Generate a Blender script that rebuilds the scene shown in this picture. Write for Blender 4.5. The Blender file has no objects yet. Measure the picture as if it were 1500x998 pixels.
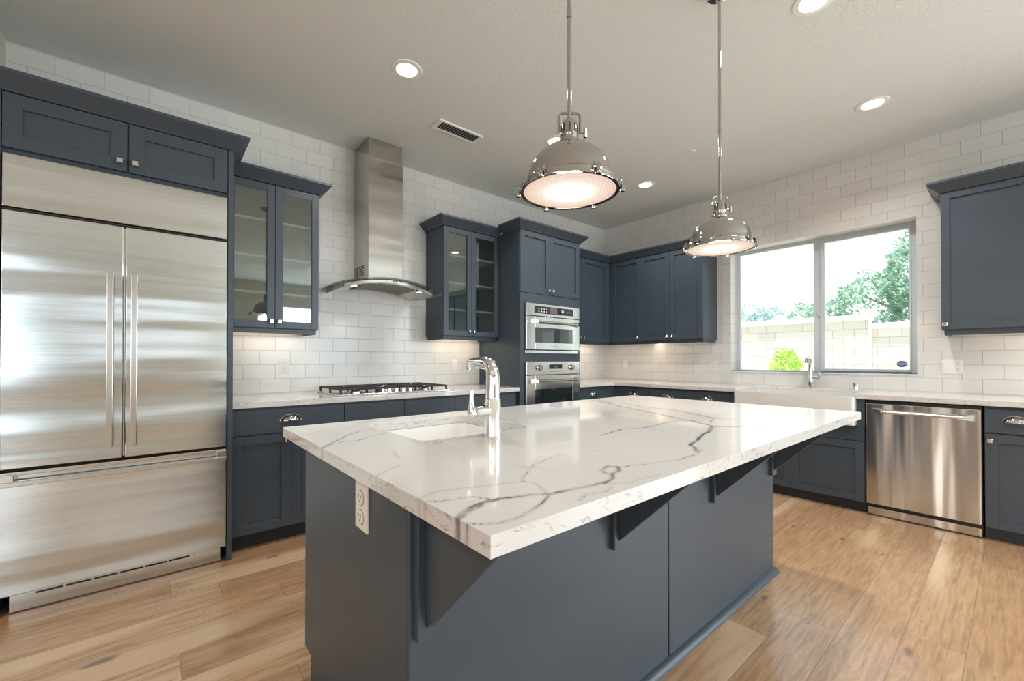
import bpy, bmesh, math, random
from mathutils import Vector, Matrix, noise
random.seed(7)
PI = math.pi
sc = bpy.context.scene
COL = sc.collection

# ------------------------------------------------------------------ camera
CAM = Vector((-4.7842, -3.6889, 1.1743))
yaw, pitch, roll = math.radians(40.1152), math.radians(0.426), math.radians(0.0121)
Fv = Vector((math.sin(yaw) * math.cos(pitch), math.cos(yaw) * math.cos(pitch), math.sin(pitch)))
Rv = Vector((math.cos(yaw), -math.sin(yaw), 0)); Uv = Rv.cross(Fv)
R2 = Rv * math.cos(roll) + Uv * math.sin(roll); U2 = -Rv * math.sin(roll) + Uv * math.cos(roll)
cd = bpy.data.cameras.new('camera'); cam = bpy.data.objects.new('camera', cd); COL.objects.link(cam)
m = Matrix((R2, U2, -Fv)).transposed().to_4x4(); m.translation = CAM
cam.matrix_world = m
cd.sensor_width = 36; cd.lens = 623.08 / 1500 * 36
cd.shift_y = 23.8 / 1500
cd.clip_start = 0.02; cd.clip_end = 200
sc.camera = cam

# ------------------------------------------------------------------ view, world, sun, daylight
sc.view_settings.view_transform = 'Standard'
sc.view_settings.look = 'None'
sc.view_settings.gamma = 1.0
sc.view_settings.use_curve_mapping = False
sc.view_settings.exposure = 0.08
sc.cycles.max_bounces = 10
sc.cycles.diffuse_bounces = 5
sc.cycles.glossy_bounces = 5
sc.cycles.transparent_max_bounces = 16
sc.cycles.sample_clamp_indirect = 6.0
sc.cycles.caustics_reflective = False
sc.cycles.caustics_refractive = False
sc.cycles.use_denoising = True

world = bpy.data.worlds.new('world'); sc.world = world; world.use_nodes = True
wt = world.node_tree; wt.nodes.clear()
wo = wt.nodes.new('ShaderNodeOutputWorld'); bg = wt.nodes.new('ShaderNodeBackground')
tc = wt.nodes.new('ShaderNodeTexCoord'); mp = wt.nodes.new('ShaderNodeMapping')
mp.inputs['Scale'].default_value = (1.0, 1.0, 3.0)
nz = wt.nodes.new('ShaderNodeTexNoise'); nz.inputs['Scale'].default_value = 1.6; nz.inputs['Detail'].default_value = 5
rp = wt.nodes.new('ShaderNodeValToRGB')
rp.color_ramp.elements[0].position = .35; rp.color_ramp.elements[0].color = (.72, .86, .98, 1)
rp.color_ramp.elements[1].position = .55; rp.color_ramp.elements[1].color = (.98, 1.0, 1.0, 1)
wt.links.new(tc.outputs['Generated'], mp.inputs['Vector']); wt.links.new(mp.outputs['Vector'], nz.inputs['Vector'])
wt.links.new(nz.outputs['Fac'], rp.inputs['Fac']); wt.links.new(rp.outputs['Color'], bg.inputs['Color'])
bg.inputs['Strength'].default_value = 1.5
wt.links.new(bg.outputs['Background'], wo.inputs['Surface'])


def light(name, kind, loc, power, color, size=None, size_y=None, direction=None, **kw):
    ld = bpy.data.lights.new(name, kind); ld.energy = power; ld.color = color
    if kind == 'AREA':
        ld.shape = 'RECTANGLE'; ld.size = size; ld.size_y = size_y or size
    elif kind in ('POINT', 'SPOT'):
        ld.shadow_soft_size = size or .05
    for k, v in kw.items(): setattr(ld, k, v)
    o = bpy.data.objects.new(name, ld); COL.objects.link(o); o.location = loc
    if direction is not None:
        o.rotation_euler = Vector(direction).to_track_quat('-Z', 'Y').to_euler()
    return o


H = 2.987                                    # ceiling height
sun = light('sun', 'SUN', (0, 0, 10), 9.0, (1, .96, .9), direction=(.16, -.10, -1), angle=.02)
# daylight entering by the glazed doors of the front wall (behind the camera)
DAY = (.78, .92, 1.0)
light('daylight_patio_door', 'AREA', (-1.65, -8.35, 1.3), 115, DAY, 2.6, 2.3, (0, 1, 0))
light('daylight_wide_window', 'AREA', (-7.75, -8.35, 1.4), 34, DAY, 2.6, 2.0, (0, 1, 0))
light('fill_side_door', 'AREA', (.35, -6.4, 1.3), 125, DAY, 2.3, 2.7, (-1, 0, 0))  # added fill through an invented side door, for sheen on the island front
light('warm_fill_left', 'AREA', (-9.7, -4.6, 1.5), 35, (1.0, .93, .84), 2.2, 1.6, (1, 0, 0))  # added warm fill from the left, its window invented to spread the light

# ------------------------------------------------------------------ node helpers
def new_mat(name):
    mt = bpy.data.materials.new(name); mt.use_nodes = True
    nt = mt.node_tree; nt.nodes.clear()
    out = nt.nodes.new('ShaderNodeOutputMaterial')
    return mt, nt, out

def nd(nt, typ, ins=None, **props):
    n = nt.nodes.new('ShaderNode' + typ)
    for k, v in props.items(): setattr(n, k, v)
    for k, v in (ins or {}).items():
        s = n.inputs[k]
        if isinstance(v, bpy.types.NodeSocket): nt.links.new(v, s)
        else: s.default_value = v
    return n

def mth(nt, op, a, b=0.0, c=0.0, clamp=False):
    n = nd(nt, 'Math', {0: a, 1: b, 2: c}, operation=op); n.use_clamp = clamp
    return n.outputs[0]

def ramp(nt, fac, stops, interp='LINEAR'):
    n = nd(nt, 'ValToRGB', {'Fac': fac}); cr = n.color_ramp; cr.interpolation = interp
    while len(cr.elements) < len(stops): cr.elements.new(.5)
    for e, (p, c) in zip(cr.elements, stops):
        e.position = p; e.color = c if len(c) == 4 else (*c, 1)
    return n.outputs['Color']

def mixc(nt, fac, a, b, blend='MIX'):
    n = nd(nt, 'Mix', data_type='RGBA', blend_type=blend)
    for s, v in ((n.inputs[0], fac), (n.inputs[6], a), (n.inputs[7], b)):
        if isinstance(v, bpy.types.NodeSocket): nt.links.new(v, s)
        else: s.default_value = v if not isinstance(v, tuple) or len(v) == 4 else (*v, 1)
    return n.outputs[2]

def pos(nt):
    return nd(nt, 'NewGeometry').outputs['Position']

def c4(c): return (*c, 1) if len(c) == 3 else c

def principled(name, color, rough=.5, metal=0., bump=None, bump_scale=50, bump_dist=.001, coat=0., spec=.5, var=.0, **kw):
    mt, nt, out = new_mat(name)
    b = nd(nt, 'BsdfPrincipled', {'Base Color': c4(color), 'Roughness': rough, 'Metallic': metal, 'Coat Weight': coat, 'Specular IOR Level': spec})
    p = pos(nt)
    if var:
        n = nd(nt, 'TexNoise', {'Vector': p, 'Scale': 3.0, 'Detail': 4.0})
        dark = tuple(x * (1 - var) for x in color); lite = tuple(min(1, x * (1 + var)) for x in color)
        nt.links.new(ramp(nt, n.outputs['Fac'], [(.3, dark), (.7, lite)]), b.inputs['Base Color'])
    if bump:
        n = nd(nt, 'TexNoise', {'Vector': p, 'Scale': bump_scale, 'Detail': 3.0})
        bp = nd(nt, 'Bump', {'Strength': bump, 'Distance': bump_dist, 'Height': n.outputs['Fac']})
        nt.links.new(bp.outputs['Normal'], b.inputs['Normal'])
    nt.links.new(b.outputs[0], out.inputs['Surface'])
    for k, v in kw.items(): b.inputs[k].default_value = v
    return mt

def emission(name, color, strength):
    mt, nt, out = new_mat(name)
    e = nd(nt, 'Emission', {'Color': c4(color), 'Strength': strength})
    nt.links.new(e.outputs[0], out.inputs['Surface']); return mt

def glass(name, tint=(1, 1, 1), refl=1.0, base=.0):
    mt, nt, out = new_mat(name)
    t = nd(nt, 'BsdfTransparent', {'Color': c4(tint)}); g = nd(nt, 'BsdfGlossy', {'Roughness': .0, 'Color': (.95, 1, .98, 1)})
    fr = nd(nt, 'Fresnel', {'IOR': 1.5})
    f = mth(nt, 'ADD', mth(nt, 'MULTIPLY', fr.outputs[0], refl), base, clamp=True)
    mx = nd(nt, 'MixShader', {0: f, 1: t.outputs[0], 2: g.outputs[0]})
    nt.links.new(mx.outputs[0], out.inputs['Surface']); return mt

def steel(name, axis='x', wavy=0., rough=.2, color=(.66, .645, .62), waves=(.35, 1.2, 5.0)):
    """brushed stainless: grain stretched along one axis, soft waviness of the sheet"""
    mt, nt, out = new_mat(name); p = pos(nt)
    sclx = {'x': (.8, 60, 220), 'y': (60, .8, 220), 'z': (220, 220, .8)}[axis]
    mpn = nd(nt, 'Mapping', {'Vector': p, 'Scale': sclx})
    n = nd(nt, 'TexNoise', {'Vector': mpn.outputs[0], 'Scale': 1.0, 'Detail': 3.0})
    col = ramp(nt, n.outputs['Fac'], [(.3, tuple(x * .93 for x in color)), (.7, tuple(min(1, x * 1.05) for x in color))])
    rg = nd(nt, 'MapRange', {'Value': n.outputs['Fac'], 3: rough * .85, 4: rough * 1.2})
    b = nd(nt, 'BsdfPrincipled', {'Base Color': col, 'Metallic': 1.0, 'Roughness': rg.outputs[0]})
    nrm = None
    if wavy:
        mp2 = nd(nt, 'Mapping', {'Vector': p, 'Scale': waves})
        n2 = nd(nt, 'TexNoise', {'Vector': mp2.outputs[0], 'Scale': 1.0, 'Detail': 1.5, 'Roughness': .45})
        bp = nd(nt, 'Bump', {'Strength': 1.0, 'Distance': wavy, 'Height': n2.outputs['Fac']})
        nrm = bp.outputs['Normal']
    bp2 = nd(nt, 'Bump', {'Strength': .06, 'Distance': .0004, 'Height': n.outputs['Fac']})
    if nrm is not None: nt.links.new(nrm, bp2.inputs['Normal'])
    nt.links.new(bp2.outputs['Normal'], b.inputs['Normal'])
    nt.links.new(b.outputs[0], out.inputs['Surface']); return mt

def tile_mat(name, axis, ph_u):
    mt, nt, out = new_mat(name); p = pos(nt)
    s = nd(nt, 'SeparateXYZ', {0: p})
    u = mth(nt, 'ADD', s.outputs[axis], ph_u + .2145 * 40)
    v = mth(nt, 'ADD', s.outputs['Z'], -.92 + .1085 * 20)
    cv = nd(nt, 'CombineXYZ', {0: u, 1: v})
    br = nd(nt, 'TexBrick', {'Vector': cv.outputs[0], 'Color1': (0, 0, 0, 1), 'Color2': (1, 1, 1, 1), 'Mortar': (.5, .5, .5, 1),
                             'Scale': 1.0, 'Mortar Size': .0016, 'Mortar Smooth': .25, 'Brick Width': .2145, 'Row Height': .1085}, offset=.5)
    body = mixc(nt, br.outputs['Color'], (.69, .675, .645), (.73, .715, .69))
    col = mixc(nt, br.outputs['Fac'], body, (.44, .42, .38))
    hgt = mth(nt, 'SUBTRACT', 1.0, br.outputs['Fac'])
    n = nd(nt, 'TexNoise', {'Vector': p, 'Scale': 9.0, 'Detail': 2.0})
    h2 = mth(nt, 'ADD', mth(nt, 'MULTIPLY', hgt, 1.0), mth(nt, 'MULTIPLY', n.outputs['Fac'], .9))
    bp = nd(nt, 'Bump', {'Strength': .6, 'Distance': .0016, 'Height': h2})
    rg = mth(nt, 'ADD', mth(nt, 'MULTIPLY', br.outputs['Fac'], .55), .16)
    b = nd(nt, 'BsdfPrincipled', {'Base Color': col, 'Roughness': rg, 'Normal': bp.outputs['Normal']})
    nt.links.new(b.outputs[0], out.inputs['Surface']); return mt

def floor_mat():
    mt, nt, out = new_mat('oak planks'); p = pos(nt)
    s = nd(nt, 'SeparateXYZ', {0: p}); x, y = s.outputs['X'], s.outputs['Y']
    W, L = .184, 1.75
    yy = mth(nt, 'DIVIDE', mth(nt, 'ADD', y, 3.185 + W * 40), W)
    row = mth(nt, 'FLOOR', yy)
    rr = nd(nt, 'TexWhiteNoise', {'W': row}, noise_dimensions='1D').outputs['Value']
    xx = mth(nt, 'DIVIDE', mth(nt, 'ADD', x, mth(nt, 'MULTIPLY', rr, L * 3)), L)
    ix = mth(nt, 'FLOOR', xx)
    idv = nd(nt, 'CombineXYZ', {0: row, 1: ix, 2: 3.0}).outputs[0]
    wn = nd(nt, 'TexWhiteNoise', {'Vector': idv}, noise_dimensions='3D')
    rnd = wn.outputs['Value']
    fy = mth(nt, 'FRACT', yy); fx = mth(nt, 'FRACT', xx)
    dy = mth(nt, 'MULTIPLY', mth(nt, 'MINIMUM', fy, mth(nt, 'SUBTRACT', 1.0, fy)), W)
    dx = mth(nt, 'MULTIPLY', mth(nt, 'MINIMUM', fx, mth(nt, 'SUBTRACT', 1.0, fx)), L)
    dd = mth(nt, 'MINIMUM', dx, dy)
    seam = nd(nt, 'MapRange', {'Value': dd, 1: .0006, 2: .0026, 3: 1.0, 4: 0.0}).outputs[0]
    # grain space: each plank its own slice
    g0 = nd(nt, 'CombineXYZ', {0: mth(nt, 'MULTIPLY', x, 1.0), 1: mth(nt, 'MULTIPLY', y, 7.0), 2: mth(nt, 'MULTIPLY', rnd, 37.0)}).outputs[0]
    n1 = nd(nt, 'TexNoise', {'Vector': g0, 'Scale': 1.7, 'Detail': 5.0, 'Roughness': .55, 'Distortion': .6})
    gfine = nd(nt, 'CombineXYZ', {0: mth(nt, 'MULTIPLY', x, 5.0), 1: mth(nt, 'MULTIPLY', y, 62.0), 2: mth(nt, 'MULTIPLY', rnd, 11.0)}).outputs[0]
    n2 = nd(nt, 'TexNoise', {'Vector': gfine, 'Scale': 1.0, 'Detail': 4.0, 'Roughness': .6})
    rings = mth(nt, 'PINGPONG', mth(nt, 'MULTIPLY', n1.outputs['Fac'], 9.0), .5)
    base = ramp(nt, rnd, [(0, (.34, .18, .085)), (.3, (.45, .265, .135)), (.6, (.40, .22, .11)), (.85, (.50, .305, .16)), (1, (.56, .385, .235))])
    c1 = mixc(nt, mth(nt, 'MULTIPLY', rings, .8), base, (.60, .395, .225))
    c2 = mixc(nt, nd(nt, 'MapRange', {'Value': n2.outputs['Fac'], 1: .46, 2: .64, 3: 0.0, 4: .72}).outputs[0], c1, (.27, .155, .085))
    n3 = nd(nt, 'TexNoise', {'Vector': g0, 'Scale': .55, 'Detail': 1.0})
    pale = nd(nt, 'MapRange', {'Value': n3.outputs['Fac'], 1: .57, 2: .66, 3: 0.0, 4: .65}).outputs[0]
    c3 = mixc(nt, pale, c2, (.70, .51, .335))
    # short dark checks in the grain
    gch = nd(nt, 'CombineXYZ', {0: mth(nt, 'MULTIPLY', x, 6.0), 1: mth(nt, 'MULTIPLY', y, 34.0), 2: mth(nt, 'MULTIPLY', rnd, 23.0)}).outputs[0]
    n5 = nd(nt, 'TexNoise', {'Vector': gch, 'Scale': 1.0, 'Detail': 3.0, 'Distortion': .8})
    c3 = mixc(nt, nd(nt, 'MapRange', {'Value': n5.outputs['Fac'], 1: .70, 2: .76, 3: 0.0, 4: .75}).outputs[0], c3, (.12, .065, .035))
    # knots
    kv = nd(nt, 'CombineXYZ', {0: mth(nt, 'MULTIPLY', x, 1.7), 1: mth(nt, 'MULTIPLY', y, 4.2), 2: 0.0}).outputs[0]
    kd = nd(nt, 'TexNoise', {'Vector': p, 'Scale': 22.0, 'Detail': 3.0})
    kv2 = nd(nt, 'VectorMath', {0: kv, 1: nd(nt, 'VectorMath', {0: kd.outputs['Color'], 1: (.09, .09, 0)}, operation='MULTIPLY').outputs[0]}, operation='ADD').outputs[0]
    vo = nd(nt, 'TexVoronoi', {'Vector': kv2, 'Scale': 1.0, 'Randomness': 1.0}, voronoi_dimensions='2D')
    vs_ = nd(nt, 'SeparateXYZ', {0: vo.outputs['Color']})
    kr = mth(nt, 'ADD', .012, mth(nt, 'MULTIPLY', mth(nt, 'POWER', vs_.outputs['X'], 3.0), .10))
    kn0 = nd(nt, 'MapRange', {'Value': mth(nt, 'DIVIDE', vo.outputs['Distance'], kr), 1: .35, 2: 1.0, 3: .85, 4: 0.0}).outputs[0]
    kn = mth(nt, 'MULTIPLY', kn0, mth(nt, 'GREATER_THAN', vs_.outputs['Y'], .45))
    c4_ = mixc(nt, kn, c3, (.13, .075, .045))
    ex = mth(nt, 'DIVIDE', mth(nt, 'ADD', x, 4.942), .060); ey = mth(nt, 'DIVIDE', mth(nt, 'ADD', y, 1.387), .020)
    ek = mth(nt, 'ADD', mth(nt, 'SQRT', mth(nt, 'ADD', mth(nt, 'MULTIPLY', ex, ex), mth(nt, 'MULTIPLY', ey, ey))), mth(nt, 'MULTIPLY', mth(nt, 'SUBTRACT', kd.outputs['Fac'], .5), 1.1))
    c4_ = mixc(nt, nd(nt, 'MapRange', {'Value': ek, 1: .45, 2: 1.15, 3: .82, 4: 0.0}).outputs[0], c4_, (.10, .07, .055))
    col = mixc(nt, mth(nt, 'MULTIPLY', seam, .65), c4_, (.16, .10, .06))
    hh = mth(nt, 'SUBTRACT', mth(nt, 'MULTIPLY', n2.outputs['Fac'], .35), seam)
    bp = nd(nt, 'Bump', {'Strength': .45, 'Distance': .0012, 'Height': hh})
    rg = nd(nt, 'MapRange', {'Value': n2.outputs['Fac'], 3: .26, 4: .42}).outputs[0]
    b = nd(nt, 'BsdfPrincipled', {'Base Color': col, 'Roughness': rg, 'Normal': bp.outputs['Normal'], 'Coat Weight': .9, 'Coat Roughness': .17})
    nt.links.new(b.outputs[0], out.inputs['Surface']); return mt

def quartz_mat():
    """white quartz with grey veins: drawn veins come as a distance field on the slab, fine ones are noise"""
    mt, nt, out = new_mat('white veined quartz'); p = pos(nt)
    at = nd(nt, 'Attribute', attribute_name='vein'); at.attribute_type = 'GEOMETRY'
    nf = nd(nt, 'TexNoise', {'Vector': p, 'Scale': 55.0, 'Detail': 4.0, 'Roughness': .65})
    v = mth(nt, 'ADD', at.outputs['Fac'], mth(nt, 'MULTIPLY', mth(nt, 'SUBTRACT', nf.outputs['Fac'], .5), .17))
    core = nd(nt, 'MapRange', {'Value': v, 1: .955, 2: 1.03, 3: 0.0, 4: 1.0}).outputs[0]
    halo = nd(nt, 'MapRange', {'Value': v, 1: .80, 2: .99, 3: 0.0, 4: .22}).outputs[0]
    nb = nd(nt, 'TexNoise', {'Vector': p, 'Scale': 18.0, 'Detail': 3.0})
    tone = mth(nt, 'MULTIPLY', core, nd(nt, 'MapRange', {'Value': nb.outputs['Fac'], 1: .35, 2: .62, 3: .35, 4: 1.0}).outputs[0])
    # procedural fine veins
    n1 = nd(nt, 'TexNoise', {'Vector': p, 'Scale': 2.3, 'Detail': 7.0, 'Roughness': .62, 'Distortion': .8})
    rid = mth(nt, 'ABSOLUTE', mth(nt, 'SUBTRACT', n1.outputs['Fac'], .5))
    fine = nd(nt, 'MapRange', {'Value': rid, 1: 0.0, 2: .010, 3: 1.0, 4: 0.0}).outputs[0]
    nm = nd(nt, 'TexNoise', {'Vector': p, 'Scale': 3.1, 'Detail': 2.0})
    msk = nd(nt, 'MapRange', {'Value': nm.outputs['Fac'], 1: .52, 2: .62, 3: 0.0, 4: 1.0}).outputs[0]
    # on the cut edges the veins show as short broken flecks
    nrm = nd(nt, 'SeparateXYZ', {0: nd(nt, 'NewGeometry').outputs['Normal']}).outputs['Z']
    side = mth(nt, 'SUBTRACT', 1.0, mth(nt, 'ABSOLUTE', nrm), clamp=True)
    mps = nd(nt, 'Mapping', {'Vector': p, 'Scale': (9, 9, 26)})
    n4 = nd(nt, 'TexNoise', {'Vector': mps.outputs[0], 'Scale': 1.0, 'Detail': 5.0, 'Roughness': .6, 'Distortion': .5})
    fleck = nd(nt, 'MapRange', {'Value': mth(nt, 'ABSOLUTE', mth(nt, 'SUBTRACT', n4.outputs['Fac'], .55)), 1: 0.0, 2: .022, 3: 1.0, 4: 0.0}).outputs[0]
    fl = mth(nt, 'MULTIPLY', mth(nt, 'MULTIPLY', fleck, side), nd(nt, 'MapRange', {'Value': nf.outputs['Fac'], 1: .42, 2: .6, 3: .1, 4: .75}).outputs[0])
    f_all = mth(nt, 'MAXIMUM', mth(nt, 'MULTIPLY', mth(nt, 'MULTIPLY', fine, msk), .38), mth(nt, 'MAXIMUM', tone, mth(nt, 'MAXIMUM', halo, fl)))
    cl = nd(nt, 'TexNoise', {'Vector': p, 'Scale': 1.1, 'Detail': 3.0})
    base = ramp(nt, cl.outputs['Fac'], [(.35, (.63, .615, .60)), (.65, (.69, .68, .665))])
    col = mixc(nt, f_all, base, (.15, .145, .15))
    b = nd(nt, 'BsdfPrincipled', {'Base Color': col, 'Roughness': .07})
    nt.links.new(b.outputs[0], out.inputs['Surface']); return mt

def block_mat():
    mt, nt, out = new_mat('pale concrete block'); p = pos(nt)
    s = nd(nt, 'SeparateXYZ', {0: p})
    cv = nd(nt, 'CombineXYZ', {0: mth(nt, 'ADD', s.outputs['Y'], 40.1), 1: mth(nt, 'ADD', s.outputs['Z'], 20 * .2032 - .05)})
    br = nd(nt, 'TexBrick', {'Vector': cv.outputs[0], 'Color1': (.53, .50, .46, 1), 'Color2': (.61, .58, .545, 1), 'Mortar': (.36, .335, .305, 1),
                             'Scale': 1.0, 'Mortar Size': .007, 'Mortar Smooth': .3, 'Brick Width': .4064, 'Row Height': .2032}, offset=.5)
    b = nd(nt, 'BsdfPrincipled', {'Base Color': br.outputs['Color'], 'Roughness': .95})
    n = nd(nt, 'TexNoise', {'Vector': p, 'Scale': 30.0, 'Detail': 5.0})
    bp = nd(nt, 'Bump', {'Strength': .5, 'Distance': .01, 'Height': n.outputs['Fac']})
    nt.links.new(bp.outputs['Normal'], b.inputs['Normal'])
    nt.links.new(b.outputs[0], out.inputs['Surface']); return mt

def leaf_mat(name, ca, cb):
    mt, nt, out = new_mat(name); p = pos(nt)
    n = nd(nt, 'TexNoise', {'Vector': p, 'Scale': 7.0, 'Detail': 3.0})
    col = ramp(nt, n.outputs['Fac'], [(.35, ca), (.65, cb)])
    d = nd(nt, 'BsdfDiffuse', {'Color': col}); t = nd(nt, 'BsdfTranslucent', {'Color': col})
    mx = nd(nt, 'MixShader', {0: .45, 1: d.outputs[0], 2: t.outputs[0]})
    nt.links.new(mx.outputs[0], out.inputs['Surface']); return mt

def lens_mat():
    """ribbed diffuser glass of the pendant, glowing, hottest below the bulb"""
    mt, nt, out = new_mat('glowing ribbed glass'); tcn = nd(nt, 'TexCoord')
    s = nd(nt, 'SeparateXYZ', {0: tcn.outputs['Object']})
    r = mth(nt, 'SQRT', mth(nt, 'ADD', mth(nt, 'MULTIPLY', s.outputs['X'], s.outputs['X']), mth(nt, 'MULTIPLY', s.outputs['Y'], s.outputs['Y'])))
    rib = mth(nt, 'PINGPONG', mth(nt, 'MULTIPLY', r, 95.0), .5)
    st = ramp(nt, mth(nt, 'DIVIDE', r, .165), [(0, (2.6, 2.6, 2.6)), (.25, (1.7, 1.7, 1.7)), (.6, (.98, .98, .98)), (.9, (.84, .84, .84)), (1, (.65, .65, .65))])
    col = ramp(nt, mth(nt, 'DIVIDE', r, .165), [(0, (1, .93, .84)), (.5, (1, .86, .74)), (1, (1, .72, .55))])
    st2 = mth(nt, 'MULTIPLY', st, mth(nt, 'ADD', .86, mth(nt, 'MULTIPLY', rib, .42)))
    e = nd(nt, 'Emission', {'Color': col, 'Strength': st2})
    nt.links.new(e.outputs[0], out.inputs['Surface']); return mt

M = dict(
    navy=principled('navy cabinet paint', (.046, .063, .084), .38, bump=.25, bump_scale=260, bump_dist=.0004, var=.06),
    navy_in=principled('navy cabinet inside', (.052, .068, .088), .5),
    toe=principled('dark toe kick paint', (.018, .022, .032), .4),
    gap=principled('black gap', (.006, .006, .008), .7),
    ceiling=principled('textured ceiling paint', (.72, .745, .73), .9, bump=.9, bump_scale=105, bump_dist=.004),
    paint=principled('warm wall paint', (.60, .565, .50), .85, bump=.3, bump_scale=150, bump_dist=.002),
    white=principled('white trim', (.80, .81, .80), .4),
    vinyl=principled('white vinyl window frame', (.62, .66, .71), .35),
    plastic=principled('white plastic', (.80, .78, .74), .3),
    filter=principled('dark mesh filter', (.16, .13, .115), .45, .6),
    shadow=principled('grey ring shade', (.30, .29, .27), .6),  # shade colour for the rings around the island receptacles
    slot=principled('dark slot', (.05, .045, .04), .6),
    porcelain=principled('white fireclay', (.66, .655, .635), .1, coat=.3),
    porcelain_b=principled('bright white ceramic', (.86, .855, .85), .1, coat=.3),
    chrome=principled('polished chrome', (.82, .82, .81), .05, 1.0),
    nickel=principled('polished nickel', (.48, .47, .455), .07, 1.0),
    handle=principled('satin steel handle', (.62, .60, .57), .22, 1.0),
    steel_f=steel('brushed steel fridge', 'x', wavy=.020, rough=.17, color=(.67, .70, .70), waves=(.45, 1, 4.6)),
    steel_d=steel('brushed steel dishwasher', 'z', wavy=.016, rough=.19, color=(.66, .64, .61), waves=(1, 8.0, .5)),
    steel_h=steel('brushed steel hood', 'x', wavy=.014, rough=.17, color=(.56, .54, .51), waves=(.6, .6, 4.5)),
    steel_o=steel('brushed steel oven', 'x', rough=.16, color=(.70, .70, .68)),
    oven_glass=principled('dark oven glass', (.012, .018, .02), .03, coat=.6, spec=.9),
    black=principled('black enamel', (.012, .012, .013), .35),
    iron=principled('cast iron grate', (.02, .018, .017), .55),
    display=principled('display glass', (.02, .024, .03), .08),
    dispred=principled('tinted display', (.16, .11, .12), .12),
    quartz=quartz_mat(), floor=floor_mat(), tileA=tile_mat('subway tile back', 'X', 4.279), tileB=tile_mat('subway tile right', 'Y', 3.2),
    glass=glass('window glass', (.97, .99, .985), .6), cabglass=glass('cabinet glass', (.80, .86, .83), 1.3, .10), hoodglass=glass('hood glass', (.93, .97, .95), .8, .02),
    glow=emission('downlight glow', (1, .95, .88), 6.0), hoodglow=emission('hood lamp glow', (1, .85, .62), 2.6),
    strip=emission('led strip', (1, .80, .58), 2.0), lens=lens_mat(),
    block=block_mat(), ground=principled('sandy yard', (.54, .54, .47), .95, bump=.5, bump_scale=12, bump_dist=.02, var=.2),
    cap=principled('concrete cap', (.78, .74, .69), .9),
    leaf_big=leaf_mat('grey green leaves', (.18, .34, .27), (.50, .68, .55)),
    leaf_far=leaf_mat('far blue green leaves', (.24, .38, .40), (.48, .62, .64)),
    leaf_bush=leaf_mat('lime leaves', (.26, .50, .08), (.66, .82, .22)),
    bark=principled('bark', (.25, .20, .16), .9),
    sticker=principled('blue sticker', (.10, .16, .38), .5), sticker_w=principled('sticker white', (.75, .8, .95), .5),
)

# ------------------------------------------------------------------ object helpers
ROOT = {}
def tag(o, label=None, cat=None, group=None, kind=None):
    if label: o['label'] = label
    if cat: o['category'] = cat
    if group: o['group'] = group
    if kind: o['kind'] = kind
    return o

def thing(name, label, cat, loc, group=None):
    o = bpy.data.objects.new(name, None); COL.objects.link(o); o.location = loc
    o.empty_display_size = .1
    return tag(o, label, cat, group)

def wloc(o):
    v = Vector(o.location)
    while o.parent: o = o.parent; v += Vector(o.location)
    return v

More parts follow.
